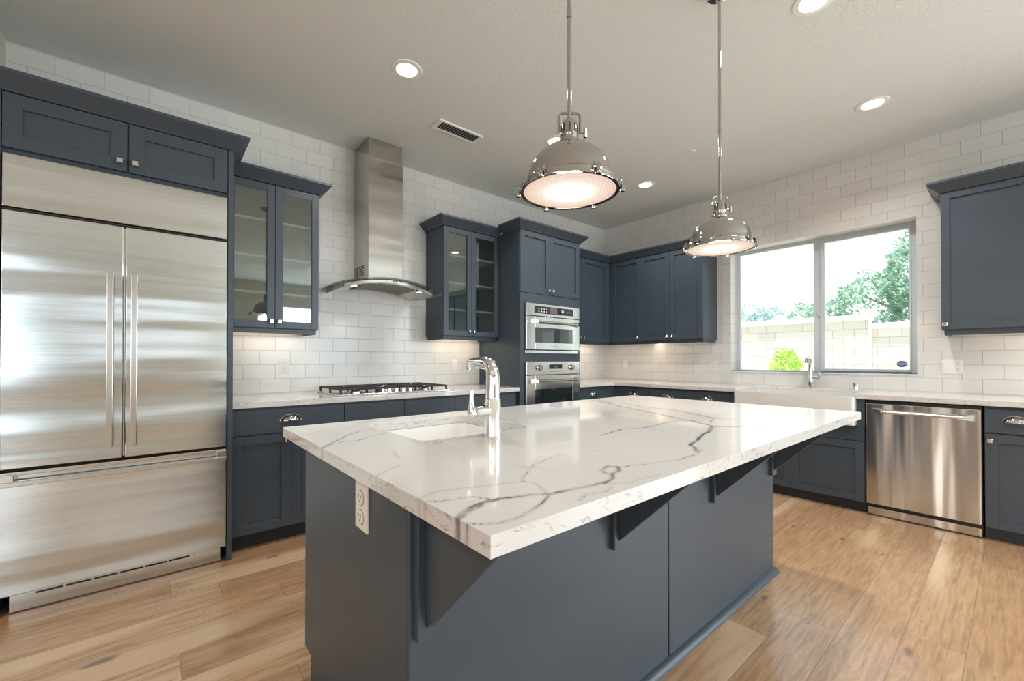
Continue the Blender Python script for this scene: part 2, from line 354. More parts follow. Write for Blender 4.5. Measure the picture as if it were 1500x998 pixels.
class MB:
    """collects shapes in world coordinates (or wall frame: u along wall, w out of wall, z up)"""
    def __init__(s, frame=None):
        s.bm = bmesh.new(); s.f = frame
    def T(s, p):
        if s.f == 'A': return Vector((p[0], -p[1], p[2]))
        if s.f == 'B': return Vector((-p[1], p[0], p[2]))
        return Vector(p)
    def hull(s, pts, faces):
        vs = [s.bm.verts.new(s.T(p)) for p in pts]
        for f in faces:
            try: s.bm.faces.new([vs[i] for i in f])
            except ValueError: pass
        return vs
    def box(s, a0, a1, b0, b1, c0, c1):
        p = [(a, b, c) for a in (a0, a1) for b in (b0, b1) for c in (c0, c1)]
        s.hull(p, [(0, 1, 3, 2), (4, 6, 7, 5), (0, 4, 5, 1), (2, 3, 7, 6), (0, 2, 6, 4), (1, 5, 7, 3)])
        return s
    def prism(s, poly, axis, c0, c1):
        """poly: 2D points in the two other axes (in order), extruded along axis"""
        def mk(q, c):
            l = list(q); l.insert(axis, c); return tuple(l)
        n = len(poly)
        s.hull([mk(q, c0) for q in poly] + [mk(q, c1) for q in poly],
               [tuple(range(n))[::-1], tuple(range(n, 2 * n))] + [(i, (i + 1) % n, n + (i + 1) % n, n + i) for i in range(n)])
        return s
    def rings(s, rings, closed=False, caps=True):
        R = [[s.bm.verts.new(s.T(p)) for p in r] for r in rings]; n = len(R[0])
        k = len(R)
        for i in range(k if closed else k - 1):
            a, b = R[i], R[(i + 1) % k]
            for j in range(n):
                try: s.bm.faces.new((a[j], a[(j + 1) % n], b[(j + 1) % n], b[j]))
                except ValueError: pass
        if caps and not closed:
            for r in (R[0], R[-1]):
                try: s.bm.faces.new(r)
                except ValueError: pass
        return s
    def lathe(s, prof, c=(0, 0, 0), seg=32, axis=2, caps=True):
        rr = []
        for r, h in prof:
            ring = []
            for i in range(seg):
                a = 2 * PI * i / seg; q = [r * math.cos(a), r * math.sin(a)]; q.insert(axis, h)
                ring.append((c[0] + q[0], c[1] + q[1], c[2] + q[2]))
            rr.append(ring)
        return s.rings(rr, caps=caps)
    def tube(s, pts, r, seg=12, closed=False, rs=None):
        pts = [Vector(p) for p in pts]; rr = []; n = len(pts); up = None
        for i, p in enumerate(pts):
            if closed: t = (pts[(i + 1) % n] - pts[i - 1]).normalized()
            else: t = (pts[min(i + 1, n - 1)] - pts[max(i - 1, 0)]).normalized()
            if up is None:
                up = Vector((0, 0, 1)) if abs(t.z) < .9 else Vector((1, 0, 0))
            e1 = (up - t * up.dot(t))
            if e1.length < 1e-6: e1 = t.orthogonal()
            e1.normalize(); e2 = t.cross(e1); up = e1
            rad = rs[i] if rs else r
            rr.append([tuple(p + (e1 * math.cos(2 * PI * k / seg) + e2 * math.sin(2 * PI * k / seg)) * rad) for k in range(seg)])
        return s.rings(rr, closed=closed)
    def build(s, name, mat, parent=None, bevel=0., smooth=False, loc=None, segs=2):
        bmesh.ops.recalc_face_normals(s.bm, faces=s.bm.faces[:])
        me = bpy.data.meshes.new(name)
        if parent is not None: base = wloc(parent)
        elif loc is not None: base = Vector(loc)
        else:
            vs = [v.co for v in s.bm.verts]
            base = Vector(((min(v.x for v in vs) + max(v.x for v in vs)) / 2, (min(v.y for v in vs) + max(v.y for v in vs)) / 2, min(v.z for v in vs)))
        bmesh.ops.translate(s.bm, verts=s.bm.verts[:], vec=-base)
        s.bm.to_mesh(me); s.bm.free()
        me.materials.append(mat)
        if smooth:
            me.polygons.foreach_set('use_smooth', [True] * len(me.polygons))
        o = bpy.data.objects.new(name, me); COL.objects.link(o)
        if parent is not None: o.parent = parent
        else: o.location = base
        if bevel:
            bv = o.modifiers.new('bevel', 'BEVEL'); bv.width = bevel; bv.segments = segs; bv.limit_method = 'ANGLE'; bv.angle_limit = .6
            bv.harden_normals = False
        if smooth:
            try:
                me.set_sharp_from_angle(angle=.6)
            except Exception: pass
        return o

def sweep_plan(mb, path, prof, side=1):
    """mitred moulding: prof points (out, z) along a plan path"""
    P = [Vector((p[0], p[1])) for p in path]; n = len(P); rr = []
    for i in range(n):
        ns = []
        if i > 0: d = (P[i] - P[i - 1]).normalized(); ns.append(Vector((d.y, -d.x)) * side)
        if i < n - 1: d = (P[i + 1] - P[i]).normalized(); ns.append(Vector((d.y, -d.x)) * side)
        if len(ns) == 2:
            b = (ns[0] + ns[1]); b = b / (b.length ** 2) * 2
        else: b = ns[0]
        rr.append([(P[i].x + b.x * o, P[i].y + b.y * o, z) for o, z in prof])
    mb.rings(rr)
    return mb

CROWN = [(0, 0), (.010, 0), (.016, .008), (.066, .058), (.072, .062), (.072, .078), (-.012, .078), (-.012, 0)]
def crown(parent, path, z, side=1):
    mb = MB(); sweep_plan(mb, path, [(o, z + h) for o, h in CROWN], side)
    return mb.build('crown_molding', M['navy'], parent, bevel=.0015)

def shaker(parent, fr, u0, u1, w, z0, z1, name='door', th=.02, rail=.055, rec=.012):
    """w = front face distance from the wall"""
    if u0 > u1: u0, u1 = u1, u0
    g = .0015; u0 += g; u1 -= g; z0 += g; z1 -= g
    mb = MB(fr)
    mb.box(u0, u0 + rail, w - th, w, z0, z1).box(u1 - rail, u1, w - th, w, z0, z1)
    mb.box(u0 + rail, u1 - rail, w - th, w, z0, z0 + rail).box(u0 + rail, u1 - rail, w - th, w, z1 - rail, z1)
    mb.box(u0 + rail - .002, u1 - rail + .002, w - th, w - rec, z0 + rail - .002, z1 - rail + .002)
    return mb.build(name, M['navy'], parent, bevel=.0012)

def slab_front(parent, fr, u0, u1, w, z0, z1, name='drawer', th=.02):
    if u0 > u1: u0, u1 = u1, u0
    g = .0015
    return MB(fr).box(u0 + g, u1 - g, w - th, w, z0 + g, z1 - g).build(name, M['navy'], parent, bevel=.0015)

def glass_door(parent, fr, u0, u1, w, z0, z1, rail=.048, th=.02):
    g = .0015; u0 += g; u1 -= g; z0 += g; z1 -= g
    mb = MB(fr)
    mb.box(u0, u0 + rail, w - th, w, z0, z1).box(u1 - rail, u1, w - th, w, z0, z1)
    mb.box(u0 + rail, u1 - rail, w - th, w, z0, z0 + rail).box(u0 + rail, u1 - rail, w - th, w, z1 - rail, z1)
    d = mb.build('door', M['navy'], parent, bevel=.0012)
    p = MB(fr).box(u0 + rail - .004, u1 - rail + .004, w - .013, w - .009, z0 + rail - .004, z1 - rail + .004).build('glass_pane', M['cabglass'], d)
    return d

def knob(parent, fr, u, w, z, s=.029):
    mb = MB(fr)
    mb.box(u - .006, u + .006, w, w + .016, z - .006, z + .006)
    h = s / 2
    mb.hull([(u + a * k, w + d, z + b * k) for k, d in ((h * .75, .012), (h, .018), (h, .024), (h * .7, .030)) for a, b in ((-1, -1), (1, -1), (1, 1), (-1, 1))],
            [(0, 1, 2, 3), (12, 13, 14, 15)] + [(4 * l + i, 4 * l + (i + 1) % 4, 4 * l + 4 + (i + 1) % 4, 4 * l + 4 + i) for l in range(3) for i in range(4)])
    return mb.build('knob', M['chrome'], parent, bevel=.0015)

def cup_pull(parent, fr, u, w, z, W=.125, Hh=.042, D=.030):
    """half-dome bin pull open below, with a thin arched flange"""
    mb = MB(fr); nu, nv = 20, 7; grid = []
    for j in range(nv + 1):
        t = PI / 2 * j / nv; row = []
        for i in range(nu + 1):
            a = PI * i / nu
            rr = .86 * math.cos(t * .96)
            row.append((u - W / 2 * math.cos(a) * rr, w + .001 + D * math.sin(t) ** .8, z + Hh * math.sin(a) * rr))
        grid.append(row)
    V = [[mb.bm.verts.new(mb.T(p)) for p in r] for r in grid]
    for j in range(nv):
        for i in range(nu):
            mb.bm.faces.new((V[j][i], V[j][i + 1], V[j + 1][i + 1], V[j + 1][i]))
    pts = [(u - W / 2 * math.cos(PI * i / nu), w + .003, z + Hh * 1.05 * math.sin(PI * i / nu)) for i in range(nu + 1)]
    mb.tube(pts, .0035, 8)
    o = mb.build('cup_pull', M['nickel'], parent, smooth=True)
    sd = o.modifiers.new('solid', 'SOLIDIFY'); sd.thickness = .0015
    return o

# ------------------------------------------------------------------ room shell
XL, YF = -9.6, -8.2
MB().box(XL - .2, .2, YF - .2, .2, -.15, 0).build('floor', M['floor']); tag(bpy.data.objects['floor'], kind='structure')
tag(MB().box(XL - .2, .2, YF - .2, .2, H, H + .15).build('ceiling', M['ceiling']), kind='structure')
tag(MB().box(-5.434, .2, 0, .2, 0, H).build('wall_back', M['tileA']), kind='structure')
tag(MB().box(-5.60, -5.434, -.62, .2, 0, H).build('wall_left', M['paint']), kind='structure')
tag(MB().box(XL - .2, -5.60, 0, .2, 0, H).build('wall_left_back', M['paint']), kind='structure')
WY0, WY1, WZ0, WZ1 = -3.162, -1.693, 1.058, 2.361
wb = MB()
wb.box(0, .2, WY1, 0, 0, H).box(0, .2, -4.6, WY0, 0, H).box(0, .2, WY0, WY1, 0, WZ0).box(0, .2, WY0, WY1, WZ1, H)
tag(wb.build('wall_right', M['tileB'], loc=(0, 0, 0)), kind='structure')
wr = MB()
wr.box(0, .2, YF - .2, -7.8, 0, H).box(0, .2, -5.0, -4.6, 0, H).box(0, .2, -7.8, -5.0, 2.5, H)
tag(wr.build('wall_right_front', M['paint'], loc=(0, -6, 0)), kind='structure')
wl = MB()
wl.box(XL - .2, XL, YF, -5.8, 0, H).box(XL - .2, XL, -3.4, 0, 0, H).box(XL - .2, XL, -5.8, -3.4, 0, .7).box(XL - .2, XL, -5.8, -3.4, 2.35, H)  # opening added for the warm left fill
tag(wl.build('wall_far_left', M['paint'], loc=(XL, 0, 0)), kind='structure')
wf = MB()
xs = [XL - .2, -5.4, -2.0, -2.0, -.3, 0]
for a_, b_, z_, z2_ in ((-9.1, -6.4, .4, 2.5), (-5.9, -3.9, 1.05, 2.2), (-3.0, -.3, 0, 2.5)):
    wf.box(a_, b_, YF - .2, YF, z2_, H)
    if z_: wf.box(a_, b_, YF - .2, YF, 0, z_)
for a_, b_ in ((XL - .2, -9.1), (-6.4, -5.9), (-3.9, -3.0), (-.3, 0)): wf.box(a_, b_, YF - .2, YF, 0, H)
tag(wf.build('wall_front', M['paint'], loc=(0, YF, 0)), kind='structure')
# frames of the openings behind the camera
def frame_set(name, x0, x1, z0, z1, n):
    mb = MB(); t = .06; y0, y1 = YF - .14, YF - .06
    mb.box(x0, x0 + t, y0, y1, z0, z1).box(x1 - t, x1, y0, y1, z0, z1).box(x0 + t, x1 - t, y0, y1, z0, z0 + t).box(x0 + t, x1 - t, y0, y1, z1 - t, z1)
    for i in range(1, n):
        x = x0 + (x1 - x0) * i / n; mb.box(x - t / 2, x + t / 2, y0, y1, z0 + t, z1 - t)
    tag(mb.build(name, M['vinyl']), kind='structure')
frame_set('door_1', -3.0, -.3, 0, 2.5, 2)
frame_set('added_window', -5.9, -3.9, 1.05, 2.2, 2)  # unseen window added to give the fridge a bright reflected band
frame_set('window_3', -9.1, -6.4, .4, 2.5, 3)
mb = MB(); t = .06
mb.box(.06, .14, -7.8, -7.8 + t, 0, 2.5).box(.06, .14, -5.0 - t, -5.0, 0, 2.5).box(.06, .14, -7.8 + t, -5.0 - t, 0, t).box(.06, .14, -7.8 + t, -5.0 - t, 2.5 - t, 2.5).box(.06, .14, -6.43, -6.37, t, 2.5 - t)
tag(mb.build('added_side_door', M['vinyl']), kind='structure')  # frame of the unseen door added for the island front's sheen

# ------------------------------------------------------------------ kitchen window
win = bpy.data.objects.new('window_1', None); COL.objects.link(win); win.location = (.16, -2.43, WZ0); tag(win, kind='structure')
fx0, fx1 = .165, .20
mb = MB()
mb.box(fx0, fx1, WY0, WY0 + .05, WZ0, WZ1).box(fx0, fx1, WY1 - .030, WY1, WZ0, WZ1)
mb.box(fx0, fx1, WY0 + .05, WY1 - .030, WZ0, WZ0 + .012).box(fx0, fx1, WY0 + .05, WY1 - .030, WZ1 - .036, WZ1)
mb.box(fx0 + .002, fx1, -2.483, -2.407, WZ0 + .012, WZ1 - .036)
mb.build('window_frame', M['vinyl'], win, bevel=.002)
sash = MB()
a, b_, c_, d_ = WY0 + .05, -2.483, WZ0 + .012, WZ1 - .036
sash.box(fx0 - .012, fx1 - .01, a, a + .012, c_, d_).box(fx0 - .012, fx1 - .01, b_ - .012, b_ + .02, c_, d_).box(fx0 - .012, fx1 - .01, a + .012, b_ - .012, c_, c_ + .022).box(fx0 - .012, fx1 - .01, a + .012, b_ - .012, d_ - .022, d_)
sash.build('sliding_sash', M['vinyl'], win, bevel=.002)
MB().box(.184, .188, -2.407, WY1 - .030, WZ0 + .012, WZ1 - .036).build('window_pane', M['glass'], win)
MB().box(.176, .180, a + .012, b_ - .012, c_ + .022, d_ - .022).build('window_pane', M['glass'], win)
MB().box(.150, .156, -2.462, -2.440, 1.60, 1.69).build('sash_lock', M['vinyl'], win, bevel=.002)
MB().box(.150, .164, -2.93, -2.87, WZ1 - .040, WZ1 - .030).build('vent_stop', M['handle'], win, bevel=.001)
# white reveal: sill and head lining
tag(MB().box(-.006, .165, WY0 - .008, WY1 + .002, WZ0 - .014, WZ0).build('trim_1', M['vinyl'], bevel=.002), kind='structure')
tag(MB().box(-.001, .165, WY0, WY1, WZ1 - .005, WZ1 - .0003).build('trim_2', M['white'], bevel=.001), kind='structure')
# alarm sticker
st = thing('window_sticker', 'small blue alarm company sticker in the lower right corner of the kitchen window', 'sticker', (.174, -3.048, 1.105))
mb = MB(); R = .030
octo = [(-3.048 + 1.22 * R * math.cos(PI / 8 + k * PI / 4), 1.139 + R * math.sin(PI / 8 + k * PI / 4)) for k in range(8)]
mb.prism(octo, 0, .1735, .175); mb.build('badge', M['sticker'], st)
def text_mesh(txt, size, mat, parent, origin, xdir, ydir, name='lettering', ext=.0004, shear=0.):
    cu = bpy.data.curves.new('t', 'FONT'); cu.body = txt; cu.size = size; cu.extrude = ext; cu.align_x = 'CENTER'; cu.align_y = 'CENTER'; cu.shear = shear
    to = bpy.data.objects.new('t', cu); COL.objects.link(to)
    bpy.context.view_layer.update()
    me = bpy.data.meshes.new_from_object(to.evaluated_get(bpy.context.evaluated_depsgraph_get()))
    bpy.data.objects.remove(to); bpy.data.curves.remove(cu)
    X = Vector(xdir).normalized(); Y = Vector(ydir).normalized(); Z = X.cross(Y)
    mm = Matrix((X, Y, Z)).transposed().to_4x4(); mm.translation = Vector(origin) - wloc(parent)
    me.transform(mm); me.materials.clear(); me.materials.append(mat)
    o = bpy.data.objects.new(name, me); COL.objects.link(o); o.parent = parent; return o
text_mesh('ADT', .030, M['sticker_w'], st, (.1728, -3.048, 1.139), (0, -1, 0), (0, 0, 1), shear=.3)

# ------------------------------------------------------------------ wall A: refrigerator and its surround
FX0, FX1 = -5.318, -4.456
fr = thing('refrigerator', 'wide stainless steel refrigerator with two upper doors and a bottom freezer drawer', 'refrigerator', ((FX0 + FX1) / 2, -.36, 0))
MB('A').box(FX0 + .004, FX1 - .004, .02, .690, .092, 2.125).build('body', M['gap'], fr)
for (x0, x1, hx) in ((FX0, -4.9035, -4.952), (-4.8985, FX1, -4.862)):
    d = MB('A').box(x0 + .002, x1 - .002, .692, .722, .672, 1.862).build('door', M['steel_f'], fr, bevel=.004)
    mb = MB('A')
    mb.box(hx - .012, hx + .012, .758, .776, .735, 1.612)
    for z in (.78, 1.565): mb.box(hx - .008, hx + .008, .722, .760, z - .012, z + .012)
    mb.build('handle', M['handle'], d, bevel=.002)
MB('A').box(-4.9035, -4.8985, .692, .714, .68, 1.855).build('door_gasket', M['handle'], fr)
MB('A').box(FX0 + .002, FX1 - .002, .692, .722, 1.878, 2.122).build('grille_panel', M['steel_f'], fr, bevel=.004)
MB('A').box(FX0 + .002, FX1 - .002, .692, .712, 1.866, 1.874).build('hinge_rail', M['black'], fr)
fz = MB('A').box(FX0 + .002, FX1 - .002, .692, .722, .092, .612).box(FX0 + .002, FX1 - .002, .692, .702, .612, .655).build('freezer_drawer', M['steel_f'], fr, bevel=.004)
mb = MB('A')
mb.box(FX0 + .004, FX1 - .003, .722, .755, .596, .618)
mb.box(FX0 + .004, FX1 - .003, .702, .722, .640, .658)
mb.box(FX0 + .004, FX0 + .05, .702, .745, .612, .652).box(FX1 - .05, FX1 - .003, .702, .745, .612, .652)
mb.build('handle', M['handle'], fz, bevel=.003)
kp = MB('A').box(FX0 + .03, FX1 - .025, .660, .690, .004, .084).build('kick_plate', M['steel_f'], fr, bevel=.002)
for i in range(6):
    x0 = -5.205 + i * .098
    MB('A').box(x0, x0 + .090, .689, .692, .069, .077).build('vent_slot', M['black'], kp)
for x in (-5.222, -4.606):
    MB('A').lathe([(.006, .689), (.006, .693), (.003, .693)], c=(x, 0, .073), seg=12, axis=1).build('screw', M['handle'], kp)

fc = thing('fridge_cabinet', 'dark navy surround cabinet boxed around and above the refrigerator', 'cabinet', (-4.89, -.36, 0))
MB('A').box(-4.454, -4.427, .002, .712, 0, 2.41).build('side_panel', M['navy'], fc, bevel=.001)
MB('A').box(-5.431, -5.322, .002, .712, 0, 2.41).build('side_panel', M['navy'], fc, bevel=.001)
MB('A').box(-5.322, -4.454, .002, .692, 2.127, 2.41).build('carcass', M['navy'], fc)
for x0, x1, kx in ((-5.320, -4.893, -4.922), (-4.889, -4.457, -4.862)):
    d = shaker(fc, 'A', x0, x1, .714, 2.150, 2.403, rail=.062)
    knob(d, 'A', kx, .714, 2.197)
crown(fc, [(-4.427, -.406), (-4.427, -.714), (-5.431, -.714)], 2.406, -1)

# ------------------------------------------------------------------ wall A: glass cabinets
def glass_cab(name_label, x0, x1, xs, path):
    t = thing('glass_cabinet', name_label, 'wall cabinet', ((x0 + x1) / 2, -.15, 1.395), 'glass fronted wall cabinets either side of the hood')
    mb = MB('A'); k = .018
    mb.box(x0, x0 + k, 0, .308, 1.395, 2.41).box(x1 - k, x1, 0, .308, 1.395, 2.41).box(x0 + k, x1 - k, 0, .308, 1.395, 1.413).box(x0 + k, x1 - k, 0, .308, 2.392, 2.41)
    mb.box(x0 + k, x1 - k, 0, .012, 1.413, 2.392).box(xs - .012, xs + .012, .29, .308, 1.413, 2.392)
    mb.build('carcass', M['navy_in'], t, bevel=.001)
    for z in (1.655, 1.908, 2.165):
        MB('A').box(x0 + k, x1 - k, .014, .285, z - .016, z).build('shelf', M['shelf'], t)
    for a, b, kx in ((x0, xs, xs - .026), (xs, x1, xs + .026)):
        d = glass_door(t, 'A', a, b, .330, 1.398, 2.405)
        knob(d, 'A', kx, .330, 1.444)
    mb = MB('A')
    mb.box(x0 + .012, x1 - .012, .285, .303, 1.362, 1.395).box(x0 + .012, x0 + .03, .01, .285, 1.362, 1.395).box(x1 - .03, x1 - .012, .01, .285, 1.362, 1.395)
    mb.build('light_rail', M['navy'], t, bevel=.001)
    MB('A').box(x0 + .08, x1 - .08, .08, .11, 1.382, 1.394).build('light_strip', M['strip'], t)
    crown(t, path, 2.406, -1)
    return t
M['shelf'] = principled('pale shelf', (.62, .64, .62), .35)
glass_cab('navy wall cabinet with two glass doors next to the refrigerator', -4.425, -3.842, -4.133, [(-3.842, 0), (-3.842, -.330), (-4.425, -.330)])
glass_cab('navy wall cabinet with two glass doors between the range hood and the oven tower', -2.768, -2.132, -2.459, [(-2.132, -.330), (-2.768, -.330), (-2.768, 0)])

# ------------------------------------------------------------------ oven tower
tw = thing('oven_tower_cabinet', 'tall navy cabinet tower that holds the two built-in ovens', 'cabinet', (-1.705, -.33, 0))
mb = MB('A')
mb.box(-2.130, -2.108, 0, .640, 0, 2.43).box(-1.302, -1.280, 0, .640, 0, 2.43).box(-2.108, -1.302, 0, .02, .0, 2.43)
mb.box(-2.108, -1.302, .02, .636, 1.728, 2.43).box(-2.108, -1.302, .02, .636, .10, .395)
mb.build('carcass', M['navy'], tw, bevel=.001)
mb = MB('A')
mb.box(-2.130, -2.078, .640, .660, .10, 1.820).box(-1.322, -1.280, .640, .660, .10, 1.820)
mb.box(-2.078, -1.322, .640, .660, 1.722, 1.820).box(-2.078, -1.322, .640, .660, 1.158, 1.238).box(-2.078, -1.322, .640, .660, .10, .398)
mb.build('face_frame', M['navy'], tw, bevel=.001)
for a, b, kx in ((-2.128, -1.729, -1.757), (-1.729, -1.282, -1.701)):
    d = shaker(tw, 'A', a, b, .660, 1.824, 2.425, rail=.055)
    knob(d, 'A', kx, .660, 1.868)
crown(tw, [(-1.280, -.406), (-1.280, -.660), (-2.130, -.660), (-2.130, -.406)], 2.424, -1)

def pro_handle(parent, fr_, u0, u1, w, z):
    mb = MB(fr_)
    d = .05 if u1 > u0 else -.05
    mb.tube([(u0 + d, w + .042, z), (u1 - d, w + .042, z)], .011, 16)
    for ua, ub in ((u0, u0 + 1.4 * d), (u1, u1 - 1.4 * d)):
        mb.hull([(ua, w, z - .022), (ua, w, z + .022), (ua, w + .030, z + .022), (ua, w + .030, z - .022), (ub, w + .030, z - .013), (ub, w + .030, z + .013), (ub, w + .054, z + .013), (ub, w + .054, z - .013)],
                [(0, 1, 2, 3), (4, 5, 6, 7), (0, 1, 5, 4), (1, 2, 6, 5), (2, 3, 7, 6), (3, 0, 4, 7)])
    return mb.build('handle', M['handle'], parent, bevel=.002, smooth=True)

def oven(label, z_c0, z_c1, z_d0, z_d1, wz0, wz1, micro):
    o = thing('wall_oven', label, 'oven', (-1.70, -.45, z_d0 - .03), 'built-in stainless ovens in the tower')
    x0, x1 = -2.078, -1.322
    MB('A').box(x0 + .006, x1 - .006, .10, .664, z_d0 - .034, z_c1 - .004).build('body', M['black'], o)
    MB('A').box(x0, x1, .664, .672, z_d0 - .036, z_d0 - .008).build('bottom_trim', M['steel_o'], o, bevel=.001)
    cp = MB('A').box(x0, x1, .664, .692, z_c0, z_c1).build('control_panel', M['steel_o'], o, bevel=.002)
    zc = (z_c0 + z_c1) / 2
    if micro:
        MB('A').box(-1.975, -1.425, .692, .694, z_c0 + .025, z_c1 - .022).build('display', M['display'], cp)
        MB('A').box(-1.765, -1.665, .694, .6955, z_c0 + .032, z_c1 - .028).build('readout', M['dispred'], cp)
        for i in range(4):
            for j in range(2):
                MB('A').box(-1.925 + i * .036, -1.912 + i * .036, .694, .695, zc - .020 + j * .026, zc - .010 + j * .026).build('button', M['plastic'], cp)
        for i in range(2):
            MB('A').box(-1.52 + i * .035, -1.50 + i * .035, .694, .695, zc - .004, zc + .004).build('button', M['handle'], cp)
        MB('A').lathe([(.019, .694), (.019, .718), (.016, .722)], c=(-1.608, 0, zc), seg=24, axis=1).build('dial', M['chrome'], cp, bevel=.001)
    else:
        MB('A').box(-1.775, -1.590, .692, .694, zc - .010, zc + .035).build('display', M['display'], cp)
        MB('A').box(-1.705, -1.660, .694, .695, zc + .004, zc + .020).build('readout', M['dispred'], cp)
        for i in range(7):
            MB('A').box(-1.770 + i * .026, -1.758 + i * .026, .692, .693, zc - .038, zc - .030).build('button', M['slot'], cp)
        for x in (-1.915, -1.450):
            MB('A').lathe([(.029, .692), (.029, .698), (.024, .700), (.024, .722), (.021, .726)], c=(x, 0, zc + .004), seg=24, axis=1).build('dial', M['nickel'], cp, bevel=.001)
    dm = MB('A')
    wx0, wx1 = -1.965, -1.425
    dm.box(x0, wx0, .664, .692, z_d0, z_d1).box(wx1, x1, .664, .692, z_d0, z_d1).box(wx0, wx1, .664, .692, z_d0, wz0).box(wx0, wx1, .664, .692, wz1, z_d1)
    d = dm.build('oven_door', M['steel_o'], o, bevel=.002)
    MB('A').box(wx0 - .003, wx1 + .003, .668, .688, wz0 - .003, wz1 + .003).build('door_glass', M['oven_glass'], d)
    pro_handle(d, 'A', x0 + .035, x1 - .02, .692, z_d1 - .055)
    MB('A').box(-1.745, -1.655, .692, .6935, wz0 - .045, wz0 - .025).build('nameplate', M['handle'], d)
    return o
oven('compact stainless speed oven with small window and round dial, upper of the two wall ovens', 1.604, 1.722, 1.275, 1.598, 1.345, 1.490, True)
oven('full-size stainless wall oven with two knobs, lower of the two wall ovens', 1.030, 1.158, .435, 1.024, .500, .890, False)

# ------------------------------------------------------------------ range hood
hd = thing('range_hood', 'stainless chimney range hood with a curved glass canopy above the cooktop', 'range hood', (-3.315, -.25, 1.70))
HX0, HX1 = -3.463, -3.163
MB('A').box(HX0, HX1, 0, .318, 1.80, 2.825).build('chimney', M['steel_h'], hd, bevel=.003)
MB('A').box(HX0 + .004, HX1 - .004, 0, .313, 2.825, H).build('chimney_sleeve', M['steel_h'], hd, bevel=.002)
gp = MB()
gp.box(HX0 - .002, HX0, -.245, -.03, 1.865, 1.965)
gpo = gp.build('vent_grille', M['handle'], hd)
mb = MB()
for i in range(9):
    for j in range(5):
        y = -.235 + i * .0245; z = 1.873 + j * .018
        mb.box(HX0 - .0035, HX0 - .002, y, y + .014, z, z + .011)
mb.build('vent_hole', M['black'], gpo)
def arc_sheet(mb, cx, half, y0, y1, z_top, drop, th, bulge, n=28, skirt=0.):
    rings_ = []
    for i in range(n + 1):
        t = -1 + 2 * i / n; x = cx + half * t; z = z_top - drop * t * t
        yf = y1 + bulge * (1 - t * t)
        rings_.append([(x, -y0, z), (x, -yf, z), (x, -yf, z - th), (x, -y0, z - th)])
    mb.rings(rings_)
    return mb
arc_sheet(MB(), -3.315, .455, 0, .46, 1.822, .078, .006, .06).build('glass_canopy', M['hoodglass'], hd, smooth=True)
arc_sheet(MB(), -3.315, .375, .0, .43, 1.814, .056, .030, .05).build('canopy_body', M['steel_h'], hd, smooth=True, bevel=.002)
arc_sheet(MB(), -3.315, .372, .425, .434, 1.8146, .056, .007, .05).build('canopy_rim', M['black'], hd, smooth=True)
arc_sheet(MB(), -3.315, .22, .08, .40, 1.783, .020, .004, .0).build('grease_filter', M['filter'], hd, smooth=True)
for x in (-3.605, -3.05):
    t_ = (x + 3.315) / .375; z = 1.814 - .056 * t_ * t_ - .030
    hl = MB().lathe([(.030, z - .006), (.030, z + .004)], c=(x, -.40, 0), seg=24).build('hood_lamp', M['chrome'], hd)
    MB().lathe([(.022, z - .0075), (.022, z - .005)], c=(x, -.40, 0), seg=24).build('lamp_lens', M['hoodglow'], hl)
ctl = MB('A').box(-3.375, -3.275, .476, .482, 1.792, 1.806).build('control_strip', M['plastic'], hd)
MB('A').box(-3.325, -3.285, .482, .483, 1.794, 1.804).build('control_display', M['display'], ctl)

# ------------------------------------------------------------------ base cabinets, wall A
ZC, TC = .914, .038
ZB = ZC - TC                                 # underside of worktops
WFR = .630                                   # door face distance
def base_cab(fr_, u0, u1, label, group, drawers=None, doors=None, pull=None, end_panel=False, carc_top=None, toe=True, w=WFR):
    lo, hi = min(u0, u1), max(u0, u1)
    c = MB(fr_).T(((lo + hi) / 2, .31, 0))
    t = thing('base_cabinet', label, 'base cabinet', c, group)
    MB(fr_).box(lo + .001, hi - .001, .01, w - .020, .10, (carc_top or ZB - .002)).build('carcass', M['navy_in'], t)
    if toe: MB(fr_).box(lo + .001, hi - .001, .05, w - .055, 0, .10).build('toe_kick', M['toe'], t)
    for a, b, z0, z1, kind, hu in (drawers or []):
        d = slab_front(t, fr_, a, b, w, z0, z1)
        if kind: cup_pull(d, fr_, hu, w, z0 + (z1 - z0) * .46)
    for a, b, z0, z1, ku in (doors or []):
        d = shaker(t, fr_, a, b, w, z0, z1)
        if ku is not None: knob(d, fr_, ku, w, z1 - .045)
    return t
G1 = 'navy base cabinets along the back wall'; G2 = 'navy base cabinets along the window wall'
base_cab('A', -4.425, -3.752, 'navy base cabinet with one wide drawer beside the refrigerator', G1,
         [(-4.425, -3.752, .706, .862, 1, -4.097)], [(-4.425, -4.092, .095, .700, -4.120), (-4.092, -3.752, .095, .700, -4.064)])
base_cab('A', -3.750, -2.836, 'navy base cabinet with two plain false fronts under the gas cooktop', G1,
         [(-3.750, -3.295, .706, .862, 0, 0), (-3.295, -2.836, .706, .862, 0, 0)], [(-3.750, -3.295, .095, .700, -3.323), (-3.295, -2.836, .095, .700, -3.267)])
base_cab('A', -2.834, -2.134, 'navy base cabinet between the cooktop cabinet and the oven tower', G1,
         [(-2.834, -2.175, .706, .862, 1, -2.50)], [(-2.834, -2.505, .095, .700, -2.533), (-2.505, -2.175, .095, .700, -2.477)])
base_cab('A', -1.278, -.665, 'navy base cabinet with one drawer right of the oven tower', G1,
         [(-1.278, -.690, .706, .862, 1, -1.018)], [(-1.278, -.984, .095, .700, -1.012), (-.984, -.690, .095, .700, -.956)])
cb = base_cab('B', -.665, -1.094, 'navy base cabinet at the room corner on the window wall', G2,
         [(-.680, -1.094, .706, .862, 1, -.890)], [(-.680, -1.094, .095, .700, -1.060)])
